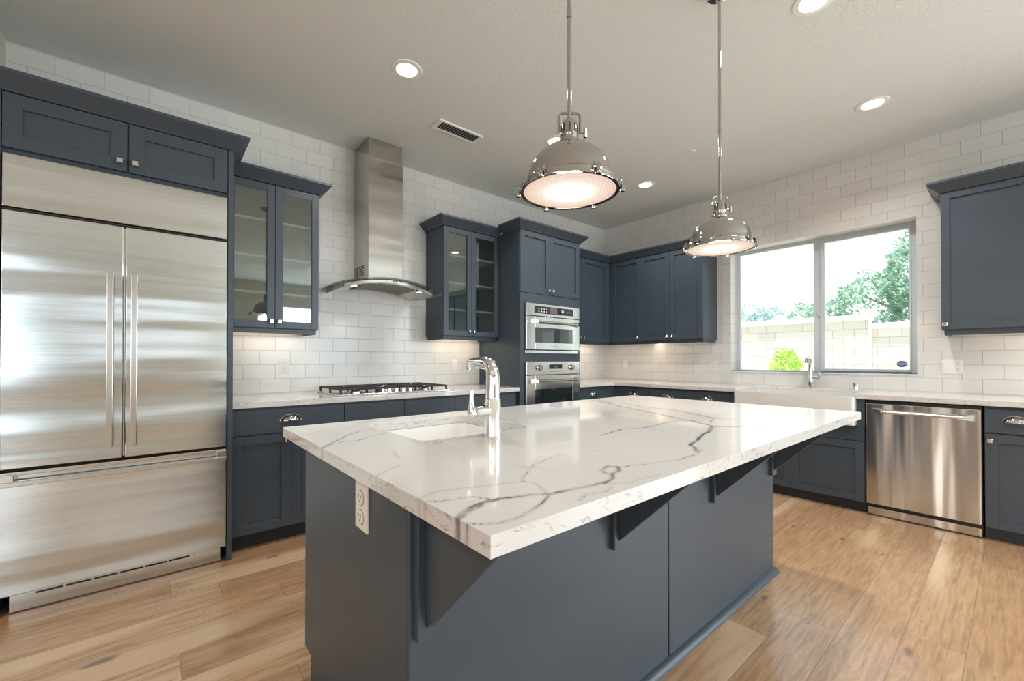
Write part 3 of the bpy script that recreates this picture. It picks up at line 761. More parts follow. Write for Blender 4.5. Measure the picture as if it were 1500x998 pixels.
MB().box(-.688, -.612, -.629, -.612, .095, .872).box(-.629, -.612, -.678, -.629, .095, .872).build('filler', M['navy'], cb)
base_cab('B', -1.096, -1.481, 'navy base cabinet second from the room corner on the window wall', G2,
         [(-1.096, -1.481, .706, .862, 1, -1.305)], [(-1.096, -1.481, .095, .700, -1.447)])
base_cab('B', -1.483, -1.948, 'navy base cabinet just left of the farmhouse sink', G2,
         [(-1.483, -1.948, .706, .862, 1, -1.716)], [(-1.483, -1.948, .095, .700, -1.517)])
sk = base_cab('B', -1.952, -2.938, 'navy sink base cabinet with two doors under the farmhouse sink', G2,
         [], [(-1.975, -2.443, .085, .548, -2.415), (-2.443, -2.936, .085, .548, -2.471)], carc_top=.66)
MB('B').box(-2.936, -1.975, .610, .630, .553, .664).build('apron_rail', M['navy'], sk, bevel=.001)
MB('B').box(-2.938, -2.892, .05, .630, .660, ZB - .002).build('filler', M['navy'], sk, bevel=.001)
MB('B').box(-2.001, -1.952, .05, .630, .660, ZB - .002).build('filler', M['navy'], sk, bevel=.001)
base_cab('B', -3.548, -4.30, 'navy base cabinet with a drawer right of the dishwasher', G2,
         [(-3.550, -4.02, .702, .858, 1, -3.685)], [(-3.550, -4.02, .085, .696, -3.572)])

# ------------------------------------------------------------------ wall B uppers
def wall_cab(label, name, base, builds, path, side, group=None):
    t = thing(name, label, 'wall cabinet', base, group); builds(t)
    crown(t, path, 2.406, side); return t
def b1(t):
    mb = MB(); mb.box(-1.278, 0, -.310, 0, 1.397, 2.41).box(-.310, 0, -1.547, -.310, 1.397, 2.41); mb.build('carcass', M['navy'], t, bevel=.001)
    d = shaker(t, 'A', -1.276, -.868, .330, 1.398, 2.405); knob(d, 'A', -.898, .330, 1.444)
    d = shaker(t, 'A', -.868, -.362, .330, 1.398, 2.405); knob(d, 'A', -.838, .330, 1.444)
    MB('A').box(-.362, -.312, .31, .328, 1.398, 2.405).build('filler', M['navy'], t)
    MB('B').box(-.375, -.330, .31, .328, 1.398, 2.405).build('filler', M['navy'], t)
    for a, b, k in ((-.375, -.780, -.750), (-.780, -1.163, -1.133), (-1.163, -1.547, -1.193)):
        d = shaker(t, 'B', a, b, .330, 1.398, 2.405); knob(d, 'B', k, .330, 1.444)
    mb = MB()
    mb.box(-1.27, -.285, -.303, -.285, 1.364, 1.397).box(-.303, -.285, -1.535, -.303, 1.364, 1.397).box(-.285, -.01, -1.535, -1.517, 1.364, 1.397)
    mb.build('light_rail', M['navy'], t, bevel=.001)
    MB().box(-1.2, -.2, -.12, -.09, 1.384, 1.396).build('light_strip', M['strip'], t)
    MB().box(-.12, -.09, -1.45, -.25, 1.384, 1.396).build('light_strip', M['strip'], t)
wall_cab('long L-shaped run of dark navy wall cabinets in the room corner left of the window', 'corner_upper_cabinet', (-.3, -.6, 1.364), b1,
         [(-1.278, -.330), (-.330, -.330), (-.330, -1.547), (0, -1.547)], 1)
def b2(t):
    MB('B').box(-4.45, -3.330, 0, .318, 1.397, 2.41).build('carcass', M['navy'], t, bevel=.001)
    d = shaker(t, 'B', -3.330, -4.02, .340, 1.398, 2.405, rail=.045); knob(d, 'B', -3.352, .340, 1.437)
    d = shaker(t, 'B', -4.02, -4.45, .340, 1.398, 2.405)
    mb = MB('B'); mb.box(-4.44, -3.345, .292, .310, 1.357, 1.397).box(-3.363, -3.345, .01, .292, 1.357, 1.397); mb.build('light_rail', M['navy'], t, bevel=.001)
    MB('B').box(-4.4, -3.42, .09, .12, 1.384, 1.396).build('light_strip', M['strip'], t)
wall_cab('dark navy wall cabinet with one wide door right of the window', 'upper_cabinet', (-.16, -3.9, 1.357), b2,
         [(0, -3.330), (-.340, -3.330), (-.340, -4.45)], 1)
# warm light of the under cabinet strips
W_ = (1, .80, .60)
light('strip_glow_corner_a', 'AREA', (-.75, -.13, 1.380), 1.3, W_, .9, .04, (0, .15, -1))
light('strip_glow_corner_b', 'AREA', (-.13, -.85, 1.380), 1.9, W_, .04, 1.2, (.15, 0, -1))
light('strip_glow_right', 'AREA', (-.13, -3.90, 1.380), 1.9, W_, .04, 1.0, (.15, 0, -1))
light('strip_glow_left_glass', 'AREA', (-4.13, -.13, 1.380), .55, W_, .45, .04, (0, .15, -1))
light('strip_glow_right_glass', 'AREA', (-2.45, -.13, 1.380), .8, W_, .5, .04, (0, .15, -1))

# ------------------------------------------------------------------ worktops
mb = MB(); mb.box(-4.4262, -2.1312, -.652, -.0005, ZB, ZC)
o = mb.build('countertop', M['quartz'], bevel=.003); tag(o, 'white quartz worktop along the back wall under the range hood', 'countertop')
mb = MB()
mb.prism([(-1.278, 0), (-1.278, -.652), (-.655, -.652), (-.655, -2.003), (-.125, -2.003), (-.125, -2.890), (-.655, -2.890), (-.655, -4.40), (0, -4.40), (0, 0)], 2, ZB, ZC)
o = mb.build('countertop', M['quartz'], bevel=.003); tag(o, 'L-shaped white quartz worktop along the window wall and room corner', 'countertop')

# ------------------------------------------------------------------ farmhouse sink, faucet, air gap
fs = thing('farmhouse_sink', 'white apron-front farmhouse sink below the window', 'sink', (-.40, -2.445, .672))
def rrect(x0, x1, y0, y1, r, n=6):
    pts = []
    for cx, cy, a0 in ((x1 - r, y1 - r, 0), (x0 + r, y1 - r, 90), (x0 + r, y0 + r, 180), (x1 - r, y0 + r, 270)):
        for i in range(n + 1):
            a = math.radians(a0 + 90 * i / n); pts.append((cx + r * math.cos(a), cy + r * math.sin(a)))
    return pts
def basin(mb, outer, inner, zt, zb, th=.02, slope=.01):
    o = rrect(*outer, .022); i = rrect(*inner, .035)
    i2 = rrect(inner[0] + slope, inner[1] - slope, inner[2] + slope, inner[3] - slope, .03)
    L = [[(x, y, zb) for x, y in o], [(x, y, zt - .006) for x, y in o], [(x * .996 + .004 * (outer[0] + outer[1]) / 2, y * .996 + .004 * (outer[2] + outer[3]) / 2, zt) for x, y in o],
         [(x, y, zt) for x, y in i], [(x, y, zt - .01) for x, y in i], [(x, y, zb + th) for x, y in i2]]
    mb.rings(L); return mb
basin(MB(), (-.700, -.128, -2.888, -2.005), (-.655, -.165, -2.858, -2.036), .890, .672).build('basin', M['porcelain'], fs, smooth=True)
MB().lathe([(.045, .693), (.045, .697), (.02, .695)], c=(-.41, -2.445, 0), seg=24).build('drain', M['chrome'], fs)

kf = thing('kitchen_faucet', 'chrome kitchen faucet behind the farmhouse sink', 'faucet', (-.068, -2.440, ZC))
cx, cy = -.068, -2.440
MB().lathe([(.026, ZC), (.026, ZC + .05), (.022, ZC + .055)], c=(cx, cy, 0), seg=24).build('base', M['chrome'], kf, bevel=.001)
p = [(cx, cy, ZC + .05), (cx, cy, ZC + .12), (cx, cy, 1.14)]
for i in range(1, 9):
    a = PI * i / 8; p.append((cx - .035 + .035 * math.cos(a), cy, 1.16 + .042 * math.sin(a)))
p += [(cx - .085, cy, 1.165), (cx - .10, cy, 1.150)]
MB().tube([(cx, cy, ZC + .05), (cx, cy, ZC + .10), (cx, cy, 1.12), (cx - .008, cy, 1.165), (cx - .032, cy, 1.190), (cx - .075, cy, 1.196), (cx - .115, cy, 1.182), (cx - .128, cy, 1.150)],
          .02, 16, rs=[.021, .021, .017, .016, .015, .014, .0135, .014]).build('spout', M['chrome'], kf, smooth=True)
MB().tube([(cx, cy + .028, 1.005), (cx, cy - .02, 1.003), (cx, cy - .075, 1.003)], .018, 16).build('valve_body', M['chrome'], kf, smooth=True)
MB().tube([(cx, cy - .074, 1.003), (cx - .005, cy - .076, 1.03), (cx - .012, cy - .072, 1.062)], .006, 10, rs=[.013, .006, .005]).build('lever', M['chrome'], kf, smooth=True)
tag(MB().lathe([(.021, ZC), (.021, ZC + .052), (.019, ZC + .056), (.001, ZC + .056)], c=(-.068, -2.775, 0), seg=28).build('air_gap_cap', M['chrome'], smooth=True),
    'short chrome air gap cylinder standing right of the kitchen faucet', 'air gap')

# ------------------------------------------------------------------ dishwasher
dw = thing('dishwasher', 'stainless dishwasher with a long bar handle right of the farmhouse sink', 'dishwasher', (-.32, -3.243, 0))
MB('B').box(-3.540, -2.944, .03, .600, .02, .866).build('body', M['black'], dw)
d = MB('B').box(-3.536, -2.947, .604, .636, .092, .846).build('door', M['steel_d'], dw, bevel=.003)
pro_handle(d, 'B', -2.988, -3.503, .636, .790)
MB('B').box(-3.285, -3.206, .636, .638, .168, .184).build('nameplate', M['handle'], d)
MB('B').box(-3.245, -3.225, .636, .6365, .826, .829).build('status_light', M['black'], d)
MB('B').box(-3.534, -2.952, .560, .612, .008, .062).build('kick_plate', M['steel_d'], dw, bevel=.002)

# ------------------------------------------------------------------ cooktop
ck = thing('gas_cooktop', 'stainless gas cooktop with black grates on the back worktop', 'cooktop', (-3.33, -.36, ZC))
CX0, CX1, CY0, CY1 = -3.785, -2.875, -.615, -.085
MB().box(CX0, CX1, CY0, CY1, ZC, ZC + .014).build('tray', M['steel_o'], ck, bevel=.004)
for cxx, cyy, r in ((-3.62, -.22, .038), (-3.62, -.48, .045), (-3.33, -.33, .055), (-3.04, -.22, .045), (-3.04, -.48, .038)):
    b_o = MB().lathe([(r, ZC + .013), (r, ZC + .024), (r * .8, ZC + .026)], c=(cxx, cyy, 0), seg=24).build('burner', M['handle'], ck, bevel=.001)
    MB().lathe([(r * .75, ZC + .026), (r * .75, ZC + .033), (r * .6, ZC + .035)], c=(cxx, cyy, 0), seg=24).build('burner_cap', M['black'], b_o)
for k in range(3):
    x0 = CX0 + .022 + k * .293; x1 = x0 + .282; y0, y1 = CY0 + .03, CY1 - .022
    if k == 1: y0 += .075
    mb = MB(); zt = ZC + .052; t = .0055
    def bar(ax, ay, bx, by): mb.box(min(ax, bx) - t, max(ax, bx) + t, min(ay, by) - t, max(ay, by) + t, zt - .012, zt)
    bar(x0, y0, x1, y0); bar(x0, y1, x1, y1); bar(x0, y0, x0, y1); bar(x1, y0, x1, y1)
    xm = (x0 + x1) / 2; ym = (y0 + y1) / 2
    if k != 1: bar(x0, ym, x1, ym)
    for cyy in ((y0 + ym) / 2, (ym + y1) / 2) if k != 1 else (ym,):
        dd = (y1 - y0) / 4 if k != 1 else (y1 - y0) / 2
        bar(x0, cyy, xm - .035, cyy); bar(xm + .035, cyy, x1, cyy); bar(xm, cyy - dd, xm, cyy - .032); bar(xm, cyy + .032, xm, cyy + dd)
    for fx in (x0, x1):
        for fy in (y0, ym, y1): mb.box(fx - .007, fx + .007, fy - .007, fy + .007, ZC + .014, zt - .002)
    mb.build('grate', M['iron'], ck, bevel=.002)
for i in range(5):
    x = -3.33 + (i - 2) * .058
    MB().lathe([(.020, ZC + .013), (.019, ZC + .040), (.016, ZC + .043)], c=(x, -.565, 0), seg=20).build('control_knob', M['handle'], ck, bevel=.001)

# ------------------------------------------------------------------ outlets and switches
def plate(fr_, u0, u1, z0, z1, label, kinds, w=0., group='white outlet and switch plates'):
    c = MB(fr_).T(((u0 + u1) / 2, w, z0))
    t = thing('outlet_plate', label, 'outlet', c, group)
    MB(fr_).box(u0, u1, w, w + .005, z0, z1).build('cover', M['plastic'], t, bevel=.0015)
    n = len(kinds)
    for i, kd in enumerate(kinds):
        uc = u0 + (u1 - u0) * (i + .5) / n if n > 1 else (u0 + u1) / 2
        zc = (z0 + z1) / 2; hh = (z1 - z0)
        if kd == 's':
            MB(fr_).box(uc - .017, uc + .017, w + .005, w + .010, zc - .033, zc + .033).build('rocker', M['plastic'], t, bevel=.002)
        else:
            for dz in (-.021, .021):
                r = MB(fr_).lathe([(.0165, w + .005), (.0165, w + .008)], c=(uc, 0, zc + dz), seg=20, axis=1).build('receptacle', M['plastic'], t)
                mb = MB(fr_)
                mb.box(uc - .007, uc - .005, w + .008, w + .0085, zc + dz - .002, zc + dz + .007).box(uc + .005, uc + .007, w + .008, w + .0085, zc + dz - .002, zc + dz + .007)
                mb.box(uc - .002, uc + .002, w + .008, w + .0085, zc + dz - .010, zc + dz - .006)
                mb.build('slot', M['slot'], r)
    return t
plate('A', -4.043, -3.972, 1.071, 1.190, 'white double outlet on the tile between the refrigerator and the cooktop', 'o')
plate('A', -2.480, -2.408, 1.070, 1.182, 'white rocker switch on the tile right of the cooktop under the glass cabinet', 's')
plate('B', -.378, -.308, 1.062, 1.178, 'white rocker switch on the tile near the room corner', 's')
plate('B', -1.540, -1.468, 1.052, 1.168, 'white double outlet on the tile just left of the window', 'o')
plate('B', -3.420, -3.304, 1.066, 1.180, 'wide white switch and outlet plate on the tile right of the window', 'os')

# ------------------------------------------------------------------ island
IX0, IX1, IYF, IYB = -4.402, -2.083, -3.186, -1.863
BX0, BX1, BYF, BYB = -4.346, -2.152, -2.813, -1.967
ITH = .0355
isl = thing('island_cabinet', 'large navy kitchen island cabinet with panelled front in the middle of the room', 'kitchen island', (-3.25, -2.39, 0))
mb = MB()
side = [(BYB, .8775), (BYB, .108), (BYB - .075, .108), (BYB - .075, 0), (BYF + .014, 0), (BYF + .014, .8775)]
mb.prism([(y, z) for y, z in side], 0, BX0, BX0 + .02); mb.prism(side, 0, BX1 - .02, BX1)
mb.box(BX0 + .02, BX1 - .02, BYF + .014, BYF + .034, 0, .8775)
mb.box(BX0 + .02, BX1 - .02, BYB - .095, BYB - .075, 0, .108).box(BX0 + .02, BX1 - .02, BYF + .034, BYB - .02, .108, .126)
mb.build('carcass', M['navy'], isl, bevel=.001)
for a, b in ((BX0, -3.254), (-3.246, BX1)):
    MB().box(a, b, BYF, BYF + .0135, .010, .8775).build('front_panel', M['navy'], isl, bevel=.0025)
for a, b in ((-4.342, -3.80), (-3.80, -3.25), (-3.25, -2.70), (-2.70, -2.156)):
    g = .0015; mbx = MB(); y0_, y1_ = BYB - .020, BYB; rl = .055
    mbx.box(a + g, a + rl, y0_, y1_, .112, .872).box(b - rl, b - g, y0_, y1_, .112, .872).box(a + rl, b - rl, y0_, y1_, .112, .167).box(a + rl, b - rl, y0_, y1_, .817, .872).box(a + rl, b - rl, y0_, y1_ - .009, .167, .817)
    mbx.build('door', M['navy'], isl, bevel=.001)
# quarter round at the floor
mb = MB(); q = [(BYF, .0)] + [(BYF - .026 * math.cos(t), .026 * math.sin(t)) for t in [PI / 2 * i / 6 for i in range(7)]]
mb.prism(q, 0, BX0, BX1 + .012); mb.build('shoe_molding', M['navy'], isl, smooth=True)
for xc in (-4.304, -3.590, -2.872, -2.186):
    mb = MB(); y = BYF
    mb.box(xc - .030, xc + .030, y - .020, y, .545, .8775)
    mb.box(xc - .030, xc + .030, y - .310, y - .020, .862, .8775)
    k = mb.build('bracket', M['navy'], isl, bevel=.0015)
    MB().prism([(y - .0202, .862), (y - .0202, .572), (y - .310, .862)][::-1], 0, xc - .010, xc + .010).build('bracket_web', M['navy'], k, bevel=.001)
tp = thing('outlet_plate', 'white double outlet plate on the left end of the island', 'outlet', (BX0, -2.542, .714), 'white outlet and switch plates')
MB().box(BX0 - .007, BX0, -2.586, -2.500, .714, .850).build('cover', M['plastic'], tp, bevel=.002)
for dz in (-.026, .026):
    r_ = MB().lathe([(.019, -.0105), (.019, -.007)], c=(BX0, -2.543, .775 + dz), seg=24, axis=0).build('receptacle', M['plastic'], tp, bevel=.001)
    mb = MB(); xq = BX0 - .0108
    for yy_, hh_ in ((-.008, .008), (.006, .010)): mb.box(xq, xq + .001, -2.543 + yy_, -2.543 + yy_ + .002, .775 + dz, .775 + dz + hh_)
    mb.box(xq, xq + .001, -2.5455, -2.5405, .775 + dz - .011, .775 + dz - .006); mb.build('slot', M['slot'], r_)
    MB().lathe([(.019, -.0076), (.0215, -.0076), (.0215, -.0068), (.019, -.0068)], c=(BX0, -2.543, .775 + dz), seg=24, axis=0, caps=False).build('shade_ring', M['shadow'], tp)  # grey ring painting in the shade around the receptacle

# slab with a sink cut-out; veins are a distance field
VE = [  # (half width m, strength, points)
 (.0050, 1.0, [(-4.402, -3.096), (-4.382, -3.082), (-4.346, -3.064), (-4.305, -3.056), (-4.26, -3.073), (-4.22, -3.085), (-4.193, -3.105), (-4.15, -3.109), (-4.089, -3.119), (-4.044, -3.124), (-4.015, -3.118), (-3.985, -3.094), (-3.99, -3.075), (-3.965, -3.050), (-3.930, -3.043), (-3.917, -3.060), (-3.945, -3.085), (-3.98, -3.09)]),
 (.0030, .9, [(-4.405, -3.103), (-4.37, -3.083), (-4.33, -3.070), (-4.29, -3.066)]),
 (.0024, .9, [(-4.300, -3.056), (-4.312, -3.035), (-4.317, -3.022), (-4.344, -3.012), (-4.375, -3.006), (-4.405, -2.985)]),
 (.0016, .7, [(-4.300, -3.045), (-4.325, -3.046), (-4.338, -3.042)]),
 (.0028, .9, [(-4.199, -3.106), (-4.239, -3.130), (-4.286, -3.148), (-4.334, -3.159), (-4.363, -3.156), (-4.386, -3.141), (-4.405, -3.120)]),
 (.0018, .75, [(-4.404, -2.965), (-4.356, -2.949), (-4.31, -2.961), (-4.264, -2.979), (-4.214, -2.993), (-4.176, -3.009), (-4.17, -3.037), (-4.19, -3.089)]),
 (.0020, .75, [(-4.179, -3.007), (-4.160, -2.985), (-4.127, -2.962), (-4.06, -2.914), (-3.996, -2.893), (-3.911, -2.88)]),
 (.0024, .85, [(-3.928, -3.065), (-3.873, -3.079), (-3.813, -3.099), (-3.739, -3.119), (-3.651, -3.118), (-3.56, -3.10)]),
 (.0095, .95, [(-2.60, -1.863), (-2.66, -2.03), (-2.773, -2.24), (-2.848, -2.393), (-2.919, -2.556), (-2.995, -2.704), (-3.023, -2.792), (-3.074, -2.875), (-3.113, -2.93), (-3.04, -2.99), (-2.90, -3.04)]),
 (.0068, .85, [(-2.52, -1.863), (-2.608, -2.035), (-2.651, -2.231), (-2.707, -2.371), (-2.711, -2.535), (-2.784, -2.67), (-2.833, -2.76), (-2.877, -2.822), (-2.82, -2.93)]),
 (.0062, .95, [(-3.112, -2.92), (-3.19, -2.945), (-3.256, -2.97), (-3.33, -2.985), (-3.391, -3.003), (-3.45, -3.025), (-3.502, -3.035), (-3.53, -3.045), (-3.55, -3.070), (-3.603, -3.10)]),
 (.0042, .8, [(-3.60, -2.76), (-3.44, -2.73), (-3.358, -2.764), (-3.215, -2.756), (-3.068, -2.754), (-3.01, -2.785)]),
 (.0040, .6, [(-2.877, -2.822), (-2.95, -2.84), (-3.02, -2.87)]),
 (.0040, .8, [(-4.402, -2.365), (-4.348, -2.297), (-4.291, -2.224), (-4.215, -2.148), (-4.152, -2.135)]),
 (.0034, .6, [(-4.383, -2.341), (-4.318, -2.304), (-4.277, -2.318), (-4.211, -2.269), (-4.156, -2.246)]),
 (.0012, .6, [(-4.405, -2.765), (-4.364, -2.734), (-4.319, -2.706)]), (.0016, .7, [(-4.259, -2.543), (-4.275, -2.589), (-4.286, -2.635)]),
 (.0030, .6, [(-4.13, -1.93), (-3.95, -1.90), (-3.80, -1.94), (-3.62, -1.90), (-3.50, -1.95)]),
 (.0030, .5, [(-3.25, -1.90), (-3.18, -2.05), (-3.30, -2.15), (-3.28, -2.32)]), (.0022, .5, [(-3.45, -2.02), (-3.30, -2.12), (-3.1, -2.13)]),
 (.0018, .6, [(-4.18, -3.165), (-4.14, -3.15), (-4.10, -3.165), (-4.06, -3.150)]), (.0018, .5, [(-4.21, -2.04), (-4.27, -2.02), (-4.34, -2.06)]),
 (.0014, .5, [(-4.09, -3.115), (-4.02, -3.155), (-3.90, -3.165)]), (.0014, .5, [(-2.35, -2.3), (-2.42, -2.5), (-2.38, -2.7), (-2.50, -2.85), (-2.46, -3.0)]),
]
def jag(pts, amp, rng):
    out = [pts[0]]
    for a, b in zip(pts, pts[1:]):
        L = math.hypot(b[0] - a[0], b[1] - a[1]); n = max(1, int(L / .03))
        for i in range(1, n + 1):
            t = i / n; q = (a[0] + (b[0] - a[0]) * t, a[1] + (b[1] - a[1]) * t)
            if i < n: q = (q[0] + rng.uniform(-amp, amp), q[1] + rng.uniform(-amp, amp))
            out.append(q)
    return out
rng = random.Random(3)
SEG = []
for hw, stg, pts in VE:
    pp = jag(pts, .004, rng)
    for i, (a, b) in enumerate(zip(pp, pp[1:])):
        t = i / max(1, len(pp) - 1); SEG.append((a[0], a[1], b[0], b[1], hw * .98 * (1.15 - .35 * t), stg))
SR = .035
def vein_value(x, y, cand):
    best = 0.
    for ax, ay, bx, by, hw, stg in cand:
        dx, dy = bx - ax, by - ay; L2 = dx * dx + dy * dy + 1e-12
        t = max(0., min(1., ((x - ax) * dx + (y - ay) * dy) / L2))
        d = math.hypot(x - ax - t * dx, y - ay - t * dy) - hw
        v = 1 - max(-.002, d) / SR
        if v > 0: best = max(best, v * (.945 + .055 * stg) )
    return max(0., best)
SX0, SX1, SY0, SY1, SRD = -4.130, -3.660, -2.470, -1.990, .045
def sdf_hole(x, y):
    cxx, cyy = (SX0 + SX1) / 2, (SY0 + SY1) / 2
    qx = abs(x - cxx) - (SX1 - SX0) / 2 + SRD; qy = abs(y - cyy) - (SY1 - SY0) / 2 + SRD
    return math.hypot(max(qx, 0), max(qy, 0)) + min(max(qx, qy), 0) - SRD
def make_slab():
    st_ = .0075
    nx = int(round((IX1 - IX0) / st_)); ny = int(round((IYB - IYF) / st_))
    bm = bmesh.new(); V = {}
    for i in range(nx + 1):
        for j in range(ny + 1):
            x = IX0 + (IX1 - IX0) * i / nx; y = IYF + (IYB - IYF) * j / ny
            V[i, j] = (x, y)
    keep = []
    for i in range(nx):
        for j in range(ny):
            xm = IX0 + (IX1 - IX0) * (i + .5) / nx; ym = IYF + (IYB - IYF) * (j + .5) / ny
            if sdf_hole(xm, ym) > 0: keep.append((i, j))
    ks = set(keep); bv = {}
    for i, j in keep:
        for c in ((i, j), (i + 1, j), (i + 1, j + 1), (i, j + 1)):
            if c not in bv:
                x, y = V[c]
                nb = [(c[0] - 1, c[1] - 1), (c[0], c[1] - 1), (c[0] - 1, c[1]), (c[0], c[1])]
                inside = [n for n in nb if 0 <= n[0] < nx and 0 <= n[1] < ny]
                if any(n not in ks for n in inside):       # on the hole rim: snap to the rounded outline
                    for _ in range(3):
                        s = sdf_hole(x, y); e = 1e-4
                        gx = (sdf_hole(x + e, y) - s) / e; gy = (sdf_hole(x, y + e) - s) / e
                        x -= s * gx; y -= s * gy
                bv[c] = bm.verts.new((x, y, ZC))
        bm.faces.new([bv[c] for c in ((i, j), (i + 1, j), (i + 1, j + 1), (i, j + 1))])
    r = bmesh.ops.extrude_face_region(bm, geom=bm.faces[:])
    vs = [g for g in r['geom'] if isinstance(g, bmesh.types.BMVert)]
    bmesh.ops.translate(bm, verts=vs, vec=(0, 0, -ITH))
    bmesh.ops.recalc_face_normals(bm, faces=bm.faces[:])
    base = Vector(((IX0 + IX1) / 2, (IYF + IYB) / 2, ZC - ITH))
    # vein field
    cells = {}; cs = .08
    for sg in SEG:
        for gx in range(int(math.floor((min(sg[0], sg[2]) - .045) / cs)), int(math.floor((max(sg[0], sg[2]) + .045) / cs)) + 1):
            for gy in range(int(math.floor((min(sg[1], sg[3]) - .045) / cs)), int(math.floor((max(sg[1], sg[3]) + .045) / cs)) + 1):
                cells.setdefault((gx, gy), []).append(sg)
    vals = []
    for v in bm.verts:
        vals.append(vein_value(v.co.x, v.co.y, cells.get((int(math.floor(v.co.x / cs)), int(math.floor(v.co.y / cs))), ())))
    bmesh.ops.translate(bm, verts=bm.verts[:], vec=-base)
    me = bpy.data.meshes.new('island_countertop'); bm.to_mesh(me); bm.free()
    at = me.attributes.new('vein', 'FLOAT', 'POINT'); at.data.foreach_set('value', vals)
    me.materials.append(M['quartz'])
    o = bpy.data.objects.new('island_countertop', me); COL.objects.link(o); o.location = base
    bvm = o.modifiers.new('bevel', 'BEVEL'); bvm.width = .0025; bvm.segments = 2; bvm.limit_method = 'ANGLE'; bvm.angle_limit = 1.0
    tag(o, 'large white quartz slab with grey veins on top of the kitchen island', 'countertop')
make_slab()

ps = thing('prep_sink', 'small white undermount sink set into the island worktop', 'sink', (-3.895, -2.23, .68))
basin(MB(), (SX0 - .03, SX1 + .03, SY0 - .03, SY1 + .03), (SX0 + .003, SX1 - .003, SY0 + .003, SY1 - .003), ZC - ITH - .001, .69, slope=.02).build('basin', M['porcelain_b'], ps, smooth=True)
MB().lathe([(.04, .711), (.04, .715), (.02, .713)], c=(-3.895, -2.23, 0), seg=24).build('drain', M['chrome'], ps)

pf = thing('prep_faucet', 'tall polished chrome bar faucet on the island beside the small sink', 'faucet', (-3.888, -2.523, ZC))
fx, fy = -3.888, -2.523
MB().lathe([(.0295, ZC), (.0285, ZC + .02), (.0265, 1.036), (.0272, 1.038), (.0272, 1.042), (.0255, 1.044)], c=(fx, fy, 0), seg=36).build('body', M['chrome'], pf, smooth=True)
path = [(fx, fy, 1.042), (fx, fy, 1.09), (fx, fy, 1.115), (fx, fy + .004, 1.138), (fx, fy + .016, 1.157), (fx, fy + .034, 1.168), (fx, fy + .06, 1.171), (fx, fy + .10, 1.171), (fx, fy + .128, 1.171), (fx, fy + .144, 1.165), (fx, fy + .150, 1.152), (fx, fy + .151, 1.138)]
MB().tube(path, .02, 24, rs=[.0255, .0245, .0235, .0225, .0205, .018, .0155, .0125, .0115, .0110, .0108, .0108]).build('spout', M['chrome'], pf, smooth=True)
MB().tube([(fx, fy + .035, 1.148), (fx, fy + .10, 1.152), (fx, fy + .125, 1.155)], .008, 16, rs=[.009, .008, .005]).build('spray_head', M['chrome'], pf, smooth=True)
MB().tube([(fx - .015, fy, 1.000), (fx - .075, fy, 1.000)], .0185, 24).build('valve_body', M['chrome'], pf, bevel=.002, smooth=True)
MB().tube([(fx - .074, fy, .983), (fx - .083, fy, .995), (fx - .088, fy, 1.008), (fx - .090, fy, 1.030), (fx - .090, fy, 1.052), (fx - .089, fy, 1.072)], .01, 16, rs=[.010, .019, .016, .008, .007, .0075]).build('lever', M['chrome'], pf, smooth=True)

